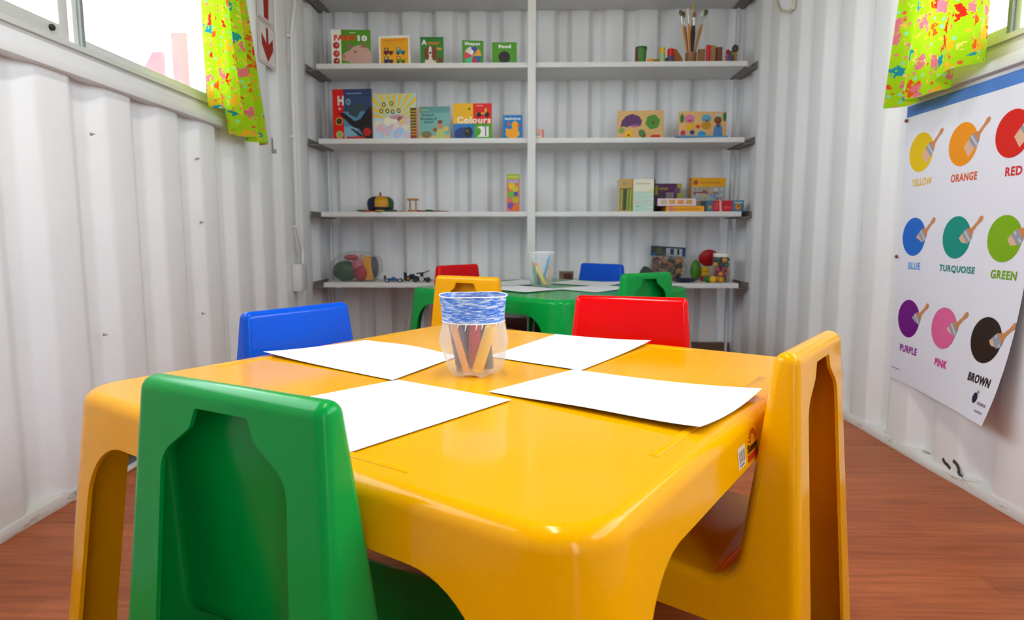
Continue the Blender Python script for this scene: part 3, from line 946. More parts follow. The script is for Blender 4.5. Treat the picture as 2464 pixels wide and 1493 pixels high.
# ------------------------------------------------------------------ books
def mpp(Y): return Y / F_PX
def book(name, label, pl, pr, pt, zs, draw, Y=3.455, T=0.018, rot=0.0, cover=None, page=None, group='children books on the shelves'):
    a = at(pl, pt, Y); b = at(pr, pt, Y)
    W = (b.x - a.x) / max(0.5, math.cos(rot)); H = a.z - zs
    t = empty(name, ((a.x + b.x) / 2, Y + abs(math.sin(rot)) * W / 2, zs), rot, label, 'book', group)
    art = Art(); draw(art, W, H); art.clip(W, H)
    bm = bmesh.new(); c = 0.0016
    box(bm, 0, c / 2, H / 2, W, c, H); box(bm, 0, T - c / 2, H / 2, W, c, H); box(bm, -W / 2 + c / 2, T / 2, H / 2, c, T - 2 * c, H)
    art.emit(bm, lambda u, v, e: Vector((u - W / 2, -e, v)), 1)
    obj('cover', bm, [cover or ink(120, 120, 120)] + art.mats, t, None)
    bm = bmesh.new(); box(bm, c / 2, T / 2, H / 2, W - 2 * c - 0.001, T - 2 * c - 0.0004, H - 0.003)
    obj('pages', bm, page or PAGES, t, None)
    return t
WH = ink(245, 243, 235); BK = ink(22, 22, 24)
def d_farm(a, W, H):
    g = ink(80, 150, 15); a.rect(0.25 * W, 0, W, H, g); a.rect(0, 0, 0.25 * W, H, WH)
    pk = ink(205, 165, 150); dk = ink(160, 105, 100)
    a.disc(0.72 * W, 0.20 * H, 0.30 * W, pk, 0.36 * H); a.disc(0.46 * W, 0.23 * H, 0.20 * W, pk, 0.15 * H, 0.25)
    a.poly([(0.40 * W, 0.42 * H), (0.42 * W, 0.62 * H), (0.56 * W, 0.50 * H)], dk)
    a.poly([(0.72 * W, 0.50 * H), (0.86 * W, 0.66 * H), (0.90 * W, 0.46 * H)], dk)
    a.disc(0.60 * W, 0.36 * H, 0.03 * W, ink(110, 70, 65)); a.disc(0.31 * W, 0.22 * H, 0.05 * W, ink(190, 130, 120), 0.07 * H)
    a.rect(0.28 * W, 0, 0.72 * W, 0.035 * H, ink(150, 200, 60))
    for v, c in ((0.54, (170, 40, 30)), (0.30, (190, 60, 40)), (0.08, (150, 40, 35))):
        a.disc(0.125 * W, v * H, 0.085 * W, ink(*c)); a.disc(0.14 * W, v * H + 0.01 * H, 0.035 * W, ink(225, 130, 90))
    a.text('FARM', 0.33 * W, 0.68 * H, 0.17 * H, ink(225, 60, 20), w=0.52 * W, bold=0.06)
    a.text('10', 0.79 * W, 0.67 * H, 0.17 * H, WH, w=0.24 * W, bold=0.06)
    a.rect(0.46 * W, 0.90 * H, 0.62 * W, 0.925 * H, ink(190, 215, 150))
book('board_book', 'board book FARM 10 with a pink pig, first on the top shelf', 796, 890, 71, ZA, d_farm, rot=0.06, cover=ink(235, 232, 220))
def car_art(a, x, y, w, c, cab):
    a.rect(x, y, x + w, y + 0.3 * w, ink(*c)); a.rect(x + 0.05 * w, y + 0.3 * w, x + 0.5 * w, y + 0.62 * w, ink(*cab))
    a.rect(x + 0.14 * w, y + 0.36 * w, x + 0.38 * w, y + 0.54 * w, ink(250, 200, 90))
    for q in (0.22, 0.75): a.disc(x + q * w, y, 0.13 * w, ink(40, 40, 45), n=12)
def d_veh(a, W, H):
    a.rect(0, 0, W, H, WH); a.rect(0.06 * W, 0, 0.95 * W, 0.92 * H, ink(245, 175, 10))
    a.rect(0.16 * W, 0.82 * H, 0.86 * W, 0.865 * H, ink(225, 130, 10)); a.rect(0.22 * W, 0.74 * H, 0.8 * W, 0.765 * H, ink(230, 145, 10))
    car_art(a, 0.16 * W, 0.36 * H, 0.3 * W, (110, 25, 45), (110, 25, 45)); car_art(a, 0.55 * W, 0.36 * H, 0.3 * W, (40, 130, 140), (40, 130, 140))
    car_art(a, 0.16 * W, 0.05 * H, 0.3 * W, (50, 45, 100), (50, 45, 100)); car_art(a, 0.55 * W, 0.05 * H, 0.3 * W, (110, 150, 30), (200, 70, 40))
book('board_book', 'orange board book of four little vehicles with a white border', 909, 986, 85, ZA, d_veh, rot=-0.10, cover=WH)
def d_dog(a, W, H):
    a.rect(0, 0, W, H, ink(40, 130, 35))
    a.rect(0, 0.93 * H, W, H, ink(30, 105, 28))
    a.text('A', 0.17 * W, 0.70 * H, 0.2 * H, WH, bold=0.05)
    a.line([(0.34 * W, 0.74 * H), (0.44 * W, 0.80 * H), (0.52 * W, 0.73 * H), (0.62 * W, 0.8 * H), (0.70 * W, 0.72 * H), (0.82 * W, 0.8 * H)], 0.07 * W, ink(225, 120, 25))
    a.line([(0.72 * W, 0.56 * H), (0.92 * W, 0.55 * H)], 0.1 * W, ink(230, 150, 30))
    br = ink(125, 55, 25)
    a.disc(0.43 * W, 0.02 * H, 0.24 * W, ink(225, 215, 200), 0.26 * H, n=24)
    a.disc(0.28 * W, 0.36 * H, 0.11 * W, br, 0.24 * H); a.disc(0.60 * W, 0.36 * H, 0.12 * W, br, 0.26 * H)
    a.disc(0.43 * W, 0.46 * H, 0.17 * W, br, 0.22 * H); a.disc(0.43 * W, 0.44 * H, 0.075 * W, ink(235, 225, 215), 0.22 * H)
    a.disc(0.43 * W, 0.40 * H, 0.055 * W, BK, 0.045 * H); a.disc(0.36 * W, 0.50 * H, 0.02 * W, BK); a.disc(0.50 * W, 0.50 * H, 0.02 * W, BK)
    a.disc(0.86 * W, 0.10 * H, 0.1 * W, br, 0.14 * H)
book('board_book', 'green board book with a brown and white dog on it', 1011, 1066, 89, ZA, d_dog, rot=0.04, cover=ink(30, 105, 28))
def d_shapes(a, W, H):
    a.rect(0, 0, W, H, ink(70, 150, 25))
    cx, cy, r = 0.50 * W, 0.33 * H, 0.40 * W
    for i, c in enumerate(((45, 100, 160), (235, 170, 30), (60, 80, 160), (225, 225, 215), (225, 60, 80), (30, 200, 140), (210, 25, 50))):
        t0 = 2 * PI * i / 7 - 0.9; a.disc(cx, cy, r, ink(*c), r * 1.05, a0=t0, a1=t0 + 2 * PI / 7, n=8)
    a.disc(cx - 0.05 * W, cy + 0.16 * H, 0.09 * W, WH)
    a.text('Shapes', 0.48 * W, 0.76 * H, 0.17 * H, WH, w=0.72 * W, bold=0.05)
book('board_book', 'green board book Shapes with a striped beach ball', 1112, 1163, 97, ZA, d_shapes, rot=0.10, cover=ink(190, 35, 30), page=ink(190, 60, 50))
def d_food(a, W, H):
    a.rect(0, 0, W, H, ink(75, 155, 15)); a.disc(0.50 * W, 0.27 * H, 0.24 * W, BK)
    a.text('Food', 0.52 * W, 0.71 * H, 0.17 * H, WH, w=0.5 * W, bold=0.06)
book('board_book', 'green board book Food with a black disc, last on the top left shelf', 1184, 1243, 102, ZA, d_food, cover=ink(60, 130, 12))

def d_how(a, W, H):
    a.rect(0, 0, W, H, ink(45, 70, 110)); a.rect(0.28 * W, 0, W, 0.55 * H, ink(85, 140, 175)); a.rect(0.28 * W, 0, 0.6 * W, 0.25 * H, ink(130, 175, 200))
    a.rect(0.28 * W, 0.85 * H, W, H, ink(40, 60, 100)); a.rect(0.35 * W, 0.9 * H, 0.75 * W, 0.925 * H, ink(120, 140, 175))
    a.poly([(0.45 * W, 0.66 * H), (0.85 * W, 0.72 * H), (0.6 * W, 0.42 * H), (0.4 * W, 0.5 * H)], ink(55, 70, 75))
    a.rect(0, 0, 0.28 * W, H, ink(215, 15, 15))
    pl = ink(22, 20, 26)
    a.poly([(0.14 * W, 0.53 * H), (0.30 * W, 0.52 * H), (0.55 * W, 0.36 * H), (0.70 * W, 0.40 * H), (0.90 * W, 0.62 * H), (W, 0.66 * H), (W, 0.0), (0.82 * W, 0.0), (0.66 * W, 0.20 * H), (0.5 * W, 0.24 * H)], pl)
    a.poly([(0.42 * W, 0.22 * H), (0.72 * W, 0.02 * H), (0.78 * W, 0.05 * H), (0.52 * W, 0.2 * H)], pl)
    a.disc(0.86 * W, 0.14 * H, 0.1 * W, ink(190, 30, 25)); a.rect(0.34 * W, 0, 0.8 * W, 0.05 * H, ink(195, 50, 30))
    a.text('H', 0.21 * W, 0.68 * H, 0.19 * H, ink(225, 225, 220), w=0.16 * W, bold=0.05)
    a.text('o', 0.40 * W, 0.68 * H, 0.13 * H, ink(120, 150, 175), w=0.13 * W, bold=0.05)
    for v, c in ((0.36, (60, 55, 30)), (0.09, (150, 175, 110))):
        a.disc(0.16 * W, v * H, 0.095 * W, ink(215, 180, 60)); a.disc(0.16 * W, v * H, 0.075 * W, ink(*c))
    a.disc(0.18 * W, 0.61 * H, 0.03 * W, ink(200, 200, 205))
book('picture_book', 'tall red and navy picture book with a black aeroplane, first on the second shelf', 797, 894, 214, ZB, d_how, T=0.012, rot=-0.07, cover=ink(215, 15, 15))
def d_rays(a, W, H):
    a.rect(0, 0, W, H, ink(195, 220, 235)); a.rect(0, 0.45 * H, W, H, ink(185, 215, 205))
    cx, cy = 0.5 * W, 0.42 * H; y_ = ink(235, 200, 60)
    for k in range(11):
        t = math.radians(12 + k * 15.6); d = math.radians(4.2)
        R0, R1 = 0.2 * W, 2 * W
        P = []
        for (R, tt) in ((R0, t - d), (R1, t - d), (R1, t + d), (R0, t + d)): P.append((cx + R * math.cos(tt), cy + R * math.sin(tt)))
        # clip to the cover
        Q = P
        for ax, lim, sgn in ((0, 0, 1), (0, W, -1), (1, H, -1)):
            out = []
            for i in range(len(Q)):
                p, q = Q[i], Q[(i + 1) % len(Q)]; ip = (p[ax] - lim) * sgn >= -1e-9; iq = (q[ax] - lim) * sgn >= -1e-9
                if ip: out.append(p)
                if ip != iq:
                    s_ = (lim - p[ax]) / (q[ax] - p[ax]); out.append((p[0] + (q[0] - p[0]) * s_, p[1] + (q[1] - p[1]) * s_))
            Q = out
        if len(Q) > 2: a.poly(Q, y_)
    gr = ink(80, 95, 40)
    for x, y in ((0.26, 0.76), (0.44, 0.78), (0.20, 0.62), (0.34, 0.62), (0.46, 0.60), (0.60, 0.62)):
        a.disc(x * W, y * H, 0.045 * W, gr, 0.055 * H, 0.3, n=12); a.disc(x * W, y * H, 0.02 * W, ink(235, 225, 130), 0.03 * H, 0.3, n=10)
    rnd = random.Random(3)
    for k in range(26):
        c = rnd.choice([(225, 190, 205), (165, 205, 235), (240, 235, 205), (215, 195, 225), (235, 220, 190), (190, 225, 235)])
        a.disc(rnd.uniform(0.1, 0.88) * W, rnd.uniform(0.06, 0.40) * H, rnd.uniform(0.05, 0.1) * W, ink(*c), n=12)
    a.disc(0.56 * W, 0.48 * H, 0.17 * W, ink(205, 150, 170), 0.05 * H); a.disc(0.62 * W, 0.44 * H, 0.055 * W, ink(150, 95, 85)); a.disc(0.68 * W, 0.37 * H, 0.07 * W, ink(230, 205, 130))
    a.rect(0.86 * W, 0, W, 0.68 * H, ink(85, 70, 25)); a.rect(0.86 * W, 0, W, 0.25 * H, ink(140, 60, 20))
    for k in range(9): a.rect(0.86 * W, (0.08 + 0.065 * k) * H, W, (0.10 + 0.065 * k) * H, ink(215, 170, 40))
book('picture_book', 'pale picture book with yellow sun rays beside the red and navy one', 894, 1001, 225, ZB, d_rays, T=0.010, rot=-0.06, cover=ink(150, 190, 235))
def d_teal(a, W, H):
    a.rect(0, 0, W, H, ink(120, 180, 175)); a.rect(0, 0.8 * H, W, H, ink(95, 155, 150)); a.rect(0, 0, 0.06 * W, H, ink(235, 165, 100)); a.rect(0, 0, W, 0.1 * H, ink(215, 175, 120))
    d = ink(50, 105, 105)
    a.rect(0.12 * W, 0.88 * H, 0.34 * W, 0.91 * H, ink(165, 205, 120))
    for x0, x1, y in ((0.14, 0.52, 0.70), (0.10, 0.62, 0.585), (0.20, 0.50, 0.485)):
        n = 7
        for k in range(n):
            xa = x0 + (x1 - x0) * k / n; a.rect(xa * W, y * H, (xa + (x1 - x0) / n * 0.72) * W, (y + (0.075 if k % 3 else 0.10) - 0.02) * H, d)
    a.disc(0.70 * W, 0.40 * H, 0.09 * W, ink(205, 140, 95), 0.10 * H); a.disc(0.70 * W, 0.52 * H, 0.08 * W, ink(120, 75, 45), 0.06 * H)
    a.poly([(0.56 * W, 0), (0.60 * W, 0.30 * H), (0.80 * W, 0.30 * H), (0.88 * W, 0)], ink(190, 200, 110)); a.disc(0.54 * W, 0.28 * H, 0.07 * W, ink(150, 95, 60)); a.disc(0.88 * W, 0.30 * H, 0.07 * W, ink(220, 190, 90))
    a.disc(0.28 * W, 0.13 * H, 0.16 * W, ink(120, 120, 70), 0.11 * H)
book('picture_book', 'teal picture book with a figure in the corner and an orange spine', 1003, 1082, 256, ZB, d_teal, T=0.010, rot=-0.09, cover=ink(235, 165, 100))
def d_col(a, W, H):
    a.rect(0, 0.40 * H, 0.52 * W, H, ink(245, 185, 5)); a.rect(0.52 * W, 0.40 * H, W, H, ink(225, 20, 15))
    a.rect(0, 0, 0.55 * W, 0.42 * H, ink(30, 125, 200)); a.rect(0.55 * W, 0, W, 0.42 * H, ink(75, 165, 30))
    a.text('Colours', 0.54 * W, 0.43 * H, 0.19 * H, ink(245, 240, 225), w=0.88 * W, bold=0.035)
    ye = ink(235, 190, 40)
    a.rect(0.60 * W, 0.69 * H, 0.92 * W, 0.73 * H, ye); a.rect(0.82 * W, 0.72 * H, 0.87 * W, 0.86 * H, ye)
    for x, r in ((0.67, 0.065), (0.88, 0.065)): a.disc(x * W, 0.675 * H, r * W, BK, n=16)
    a.rect(0.60 * W, 0.92 * H, 0.78 * W, 0.945 * H, ink(245, 160, 140)); a.disc(0.42 * W, 0.84 * H, 0.03 * W, ink(120, 95, 10), 0.04 * H)
    a.disc(0.26 * W, 0.12 * H, 0.24 * W, ink(35, 60, 120), 0.20 * H); a.disc(0.40 * W, 0.18 * H, 0.11 * W, ink(30, 35, 45), 0.15 * H); a.disc(0.36 * W, 0.22 * H, 0.03 * W, ink(120, 120, 80))
    a.disc(0.72 * W, 0.24 * H, 0.11 * W, WH, 0.11 * H); a.poly([(0.62 * W, 0.04 * H), (0.82 * W, 0.04 * H), (0.82 * W, 0.25 * H)], WH); a.disc(0.66 * W, 0.20 * H, 0.06 * W, ink(75, 165, 30), 0.10 * H)
    a.rect(0.80 * W, 0.04 * H, 0.92 * W, 0.34 * H, WH); a.rect(0.83 * W, 0.06 * H, 0.855 * W, 0.34 * H, ink(30, 45, 110))
book('board_book', 'board book Colours in yellow, red, blue and green quarters', 1090, 1183, 249, ZB, d_col, cover=ink(215, 170, 10))
def d_duck(a, W, H):
    a.rect(0, 0, W, H, ink(10, 125, 200)); y_ = ink(245, 170, 20)
    a.disc(0.50 * W, 0.20 * H, 0.36 * W, y_, 0.22 * H); a.disc(0.62 * W, 0.56 * H, 0.17 * W, y_, 0.18 * H); a.rect(0.48 * W, 0.2 * H, 0.78 * W, 0.5 * H, y_)
    a.poly([(0.18 * W, 0.22 * H), (0.14 * W, 0.46 * H), (0.36 * W, 0.36 * H)], y_); a.disc(0.82 * W, 0.55 * H, 0.08 * W, ink(235, 80, 25), 0.06 * H); a.disc(0.30 * W, 0.62 * H, 0.08 * W, ink(215, 95, 60), 0.09 * H)
    a.text('bathtime', 0.5 * W, 0.79 * H, 0.12 * H, WH, w=0.8 * W, bold=0.03)
book('board_book', 'small blue board book with a yellow duck beside the middle post', 1210, 1257, 277, ZB, d_duck, rot=-0.05, cover=ink(10, 110, 180))

# ------------------------------------------------------------------ boxed games and small things
def pbox(name, label, cat, pl, pr, pt, zs, D, draw, col, Y=3.475, rot=0.0, group=None, H=None):
    a = at(pl, pt, Y); b = at(pr, pt, Y); W = (b.x - a.x) / max(0.5, math.cos(rot)); H = H or a.z - zs
    art = Art()
    if draw: draw(art, W, H); art.clip(W, H)
    t = empty(name, ((a.x + b.x) / 2, Y, zs), rot, label, cat, group)
    bm = bmesh.new(); box(bm, 0, D / 2, H / 2, W, D, H, bev=0.0015)
    art.emit(bm, lambda u, v, e: Vector((u - W / 2, -e, v)), 1)
    obj('carton', bm, [col] + art.mats, t, None)
    bm = bmesh.new(); e_ = 0.0006
    box(bm, 0, D / 2, H - 0.004, W + 2 * e_, D - 0.002, 0.0085, bev=0.001)
    obj('flap', bm, col, t, None)
    return t
def d_pink(a, W, H):
    a.rect(0.05 * W, 0.1 * H, 0.75 * W, 0.5 * H, ink(240, 235, 215)); a.rect(0.1 * W, 0.35 * H, 0.6 * W, 0.45 * H, ink(120, 120, 130)); a.rect(0.78 * W, 0.1 * H, 0.97 * W, 0.9 * H, ink(235, 110, 100))
pbox('small_carton', 'small pink and cream carton beside the middle post on the second shelf', 'carton', 1286, 1309, 311, ZB, 0.04, d_pink, ink(235, 190, 180))
def d_clay(a, W, H):
    a.rect(0, 0.87 * H, W, H, ink(150, 195, 60)); a.rect(0.08 * W, 0.90 * H, 0.9 * W, 0.95 * H, ink(215, 215, 70)); a.rect(0.08 * W, 0.76 * H, 0.9 * W, 0.85 * H, ink(175, 170, 205))
    a.rect(0, 0, 0.07 * W, 0.87 * H, ink(230, 130, 120))
    for x, y, r, c in ((0.40, 0.68, 0.27, (235, 200, 30)), (0.68, 0.60, 0.24, (215, 200, 40)), (0.34, 0.46, 0.26, (110, 190, 50)), (0.70, 0.32, 0.24, (195, 190, 40)), (0.32, 0.16, 0.27, (130, 80, 165)), (0.70, 0.10, 0.26, (235, 115, 35))):
        a.disc(x * W, max(y * H, r * W), r * W, ink(*c), n=18)
    a.rect(0.58 * W, 0.42 * H, 0.86 * W, 0.53 * H, ink(50, 85, 170))
pbox('modelling_clay_box', 'tall narrow box of coloured modelling clay balls beside the middle post', 'box', 1219, 1250, 419, ZC, 0.045, d_clay, ink(225, 120, 95))
def d_pencil(a, W, H):
    a.rect(0, 0, W, H, ink(195, 165, 60)); a.rect(0, 0.74 * H, W, H, ink(200, 160, 85)); a.rect(0.05 * W, 0.04 * H, 0.95 * W, 0.72 * H, ink(95, 90, 55))
    for x, c in ((0.16, (185, 180, 50)), (0.40, (60, 60, 55)), (0.62, (130, 190, 60)), (0.82, (190, 180, 40))): a.poly([(x * W - 0.06 * W, 0.05 * H), (x * W + 0.06 * W, 0.05 * H), (x * W + 0.10 * W, 0.68 * H), (x * W - 0.02 * W, 0.70 * H)], ink(*c))
    a.disc(0.35 * W, 0.86 * H, 0.13 * W, ink(150, 150, 135))
pbox('card_box', 'narrow ochre box with green stripes beside the pale notebook box', 'box', 1491, 1523, 431, ZC, 0.09, d_pencil, ink(228, 215, 185), rot=0.02)
def d_pale(a, W, H):
    a.rect(0, 0, 0.94 * W, H, ink(190, 220, 205)); a.rect(0, 0.62 * H, 0.94 * W, H, ink(235, 230, 210))
    a.rect(0.1 * W, 0.84 * H, 0.8 * W, 0.87 * H, ink(190, 185, 150))
    for k in range(4): a.poly([(0.45 * W, (0.1 + 0.13 * k) * H), (0.92 * W, (0.14 + 0.13 * k) * H), (0.92 * W, (0.17 + 0.13 * k) * H)], ink(235, 245, 240))
    a.disc(0.22 * W, 0.30 * H, 0.06 * W, ink(225, 195, 175)); a.disc(0.60 * W, 0.32 * H, 0.06 * W, ink(225, 195, 175)); a.rect(0.17 * W, 0.15 * H, 0.28 * W, 0.18 * H, ink(120, 140, 130)); a.disc(0.82 * W, 0.64 * H, 0.08 * W, ink(225, 225, 140))
    a.rect(0.94 * W, 0, W, H, BK)
pbox('card_box', 'pale mint box with a black right edge in the middle of the third shelf', 'box', 1524, 1577, 431, ZC, 0.10, d_pale, BK, Y=3.47)
def d_purple(a, W, H):
    a.rect(0, 0, W, H, ink(90, 25, 85)); a.rect(0.82 * W, 0, W, H, ink(160, 165, 20)); a.rect(0, 0.6 * H, 0.1 * W, 0.92 * H, ink(160, 150, 20))
    a.rect(0.14 * W, 0.78 * H, 0.48 * W, 0.86 * H, ink(150, 140, 30)); a.rect(0.06 * W, 0.1 * H, 0.36 * W, 0.62 * H, ink(75, 60, 65)); a.rect(0.40 * W, 0.25 * H, 0.70 * W, 0.70 * H, ink(140, 125, 130)); a.disc(0.2 * W, 0.3 * H, 0.1 * W, ink(110, 120, 45))
    a.rect(0.38 * W, 0.05 * H, 0.78 * W, 0.22 * H, ink(190, 160, 50)); a.disc(0.45 * W, 0.15 * H, 0.05 * W, ink(190, 40, 30)); a.disc(0.62 * W, 0.2 * H, 0.06 * W, ink(70, 100, 50)); a.disc(0.84 * W, 0.76 * H, 0.12 * W, ink(110, 70, 120)); a.disc(0.9 * W, 0.42 * H, 0.05 * W, ink(220, 120, 30))
pbox('game_box', 'purple and lime game box standing behind the pink carton', 'game', 1577, 1641, 442, ZC, 0.05, d_purple, ink(70, 20, 65), Y=3.63, group='boxed games')
def d_orange(a, W, H):
    a.rect(0, 0, W, H, ink(240, 170, 20)); a.rect(0.2 * W, 0.25 * H, 0.9 * W, 0.6 * H, ink(220, 140, 10)); a.disc(0.13 * W, 0.5 * H, 0.07 * W, ink(215, 130, 110))
obx = pbox('game_box', 'flat orange game box lying under the pink box', 'game', 1603, 1695, 496, ZC, 0.15, d_orange, ink(225, 150, 20), Y=3.47, group='boxed games')
def d_pinkbox(a, W, H):
    a.rect(0, 0, W, H, ink(230, 205, 215)); 
    for k, c in enumerate(((200, 180, 150), (220, 160, 80), (235, 150, 60), (200, 160, 60))): a.rect((0.08 + 0.22 * k) * W, 0.22 * H, (0.24 + 0.22 * k) * W, 0.8 * H, ink(*c))
zo = at(1640, 496, 3.47).z
pbox('game_box', 'flat pale pink game box lying on top of the orange one', 'game', 1583, 1675, 478, zo + 0.001, 0.15, d_pinkbox, ink(225, 200, 210), Y=3.463, group='boxed games')
def d_big(a, W, H):
    a.rect(0, 0, W, H, ink(165, 175, 175)); a.rect(0, 0.74 * H, W, H, ink(235, 170, 20)); a.rect(0.25 * W, 0.83 * H, 0.85 * W, 0.89 * H, ink(215, 145, 20)); a.disc(0.12 * W, 0.86 * H, 0.07 * W, ink(170, 80, 60))
    rnd = random.Random(5)
    for k in range(46):
        c = rnd.choice([(110, 150, 190), (215, 205, 190), (200, 150, 90), (140, 165, 90), (190, 110, 80), (220, 190, 70), (95, 105, 120), (180, 200, 215)])
        a.disc(rnd.uniform(0.08, 0.92) * W, rnd.uniform(0.06, 0.70) * H, rnd.uniform(0.03, 0.06) * W, ink(*c), n=10)
    a.rect(0.05 * W, 0.55 * H, 0.45 * W, 0.60 * H, ink(150, 80, 80))
pbox('jigsaw_box', 'big yellow-topped jigsaw box with a crowded picture at the right of the third shelf', 'jigsaw', 1664, 1748, 428, ZC, 0.045, d_big, ink(205, 135, 25), Y=3.63, rot=0.08)
def d_redbox(a, W, H):
    a.rect(0, 0, W, H, ink(60, 110, 140)); a.rect(0.18 * W, 0, 0.70 * W, H, ink(185, 20, 40)); a.poly([(0.36 * W, 0), (0.42 * W, 0), (0.40 * W, H), (0.34 * W, H)], ink(225, 170, 160))
    a.disc(0.10 * W, 0.4 * H, 0.05 * W, ink(190, 130, 40)); a.disc(0.85 * W, 0.45 * H, 0.08 * W, ink(215, 130, 40), 0.28 * H); a.disc(0.86 * W, 0.5 * H, 0.03 * W, ink(60, 60, 60)); a.rect(0.74 * W, 0.75 * H, 0.97 * W, 0.9 * H, ink(150, 195, 210)); a.rect(0.22 * W, 0.2 * H, 0.32 * W, 0.8 * H, ink(215, 60, 75)); a.rect(0.48 * W, 0.25 * H, 0.66 * W, 0.5 * H, ink(215, 60, 75))
pbox('game_box', 'red and blue game box lying at the right end of the third shelf', 'game', 1700, 1790, 483, ZC, 0.12, d_redbox, ink(70, 110, 125), Y=3.463, group='boxed games')

# peg puzzles
def puzzle(label, pl, pr, pt, draw_pieces, rot, tray=None):
    Y = 3.462; a = at(pl, pt, Y); b = at(pr, pt, Y); W = (b.x - a.x) / math.cos(rot); H = a.z - ZB
    t = empty('peg_puzzle', ((a.x + b.x) / 2, Y + 0.005, ZB), rot, label, 'puzzle', 'wooden peg puzzles')
    bm = bmesh.new(); box(bm, 0, 0.006, H / 2, W, 0.010, H, bev=0.002); obj('board', bm, WOODL, t)
    for pts, col, peg in draw_pieces(W, H):
        bm = bmesh.new(); prism(bm, [(x - W / 2, z) for x, z in pts], -0.0025, 0.0015)
        p = obj('puzzle_piece', bm, ink(*col), t, None)
        if peg:
            bm = bmesh.new(); ball(bm, (peg[0] - W / 2, -0.006, peg[1]), 0.0055, sub=2); obj('peg', bm, ink(190, 40, 35), p)
    if tray:
        bm = bmesh.new(); box(bm, -0.01, -0.012, 0.004, W * 1.08, 0.03, 0.008, bev=0.002); obj('ledge', bm, ink(80, 150, 195), t)
    return t
def ell(x, y, rx, ry, rot=0, n=20, wob=0, lobes=5):
    P = []
    for i in range(n):
        q = 2 * PI * i / n; k = 1 + wob * math.sin(lobes * q); px, py = rx * k * math.cos(q), ry * k * math.sin(q)
        P.append((x + px * math.cos(rot) - py * math.sin(rot), y + px * math.sin(rot) + py * math.cos(rot)))
    return P
def veg(W, H):
    return [([(0.07 * W, 0.40 * H), (0.09 * W, 0.62 * H), (0.18 * W, 0.80 * H), (0.32 * W, 0.88 * H), (0.46 * W, 0.80 * H), (0.53 * W, 0.62 * H), (0.50 * W, 0.46 * H), (0.42 * W, 0.42 * H), (0.30 * W, 0.46 * H), (0.20 * W, 0.40 * H), (0.12 * W, 0.44 * H)], (88, 45, 105), (0.27 * W, 0.64 * H)),
            (ell(0.39 * W, 0.47 * H, 0.09 * W, 0.07 * H, 0.4), (205, 120, 175), None),
            (ell(0.09 * W, 0.28 * H, 0.06 * W, 0.09 * H, 0.4), (120, 160, 60), None),
            (ell(0.76 * W, 0.58 * H, 0.15 * W, 0.26 * H, 0, 30, 0.06, 6), (70, 140, 35), (0.77 * W, 0.56 * H)),
            (ell(0.25 * W, 0.14 * H, 0.08 * W, 0.18 * H, -0.7), (235, 185, 15), (0.24 * W, 0.10 * H)),
            (ell(0.54 * W, 0.16 * H, 0.07 * W, 0.16 * H, 0.6), (60, 125, 50), (0.58 * W, 0.08 * H)),
            (ell(0.83 * W, 0.06 * H, 0.11 * W, 0.06 * H), (205, 50, 35), None)]
puzzle('wooden peg puzzle with an aubergine and a green pepper on the second shelf', 1487, 1598, 266, veg, -0.05)
def farm(W, H):
    return [(ell(0.06 * W, 0.72 * H, 0.04 * W, 0.17 * H), (35, 120, 60), None), (ell(0.95 * W, 0.80 * H, 0.035 * W, 0.17 * H), (35, 120, 60), None),
            (ell(0.22 * W, 0.72 * H, 0.10 * W, 0.16 * H, 0, 24, 0.06, 5), (210, 120, 160), (0.22 * W, 0.64 * H)),
            (ell(0.24 * W, 0.42 * H, 0.10 * W, 0.13 * H, 0.3), (225, 175, 30), None),
            (ell(0.40 * W, 0.42 * H, 0.04 * W, 0.07 * H), (205, 60, 40), None),
            (ell(0.57 * W, 0.74 * H, 0.10 * W, 0.14 * H), (85, 165, 195), (0.57 * W, 0.66 * H)), (ell(0.57 * W, 0.47 * H, 0.10 * W, 0.15 * H), (190, 140, 25), None),
            (ell(0.09 * W, 0.18 * H, 0.05 * W, 0.10 * H), (200, 50, 95), None), (ell(0.28 * W, 0.20 * H, 0.05 * W, 0.08 * H), (40, 65, 120), None), (ell(0.48 * W, 0.14 * H, 0.08 * W, 0.12 * H), (40, 150, 205), None),
            ([(0.72 * W, 0.04 * H), (0.74 * W, 0.40 * H), (0.78 * W, 0.52 * H), (0.86 * W, 0.52 * H), (0.90 * W, 0.38 * H), (0.91 * W, 0.04 * H)], (75, 130, 190), None),
            ([(0.79 * W, 0.40 * H), (0.79 * W, 0.56 * H), (0.85 * W, 0.56 * H), (0.85 * W, 0.40 * H)], (200, 40, 40), None),
            (ell(0.81 * W, 0.68 * H, 0.075 * W, 0.14 * H), (120, 75, 50), (0.81 * W, 0.62 * H)), (ell(0.82 * W, 0.86 * H, 0.075 * W, 0.07 * H), (195, 195, 190), None)]
puzzle('wooden peg puzzle of a little farmer with animals at the right of the second shelf', 1634, 1752, 268, farm, 0.08, True)

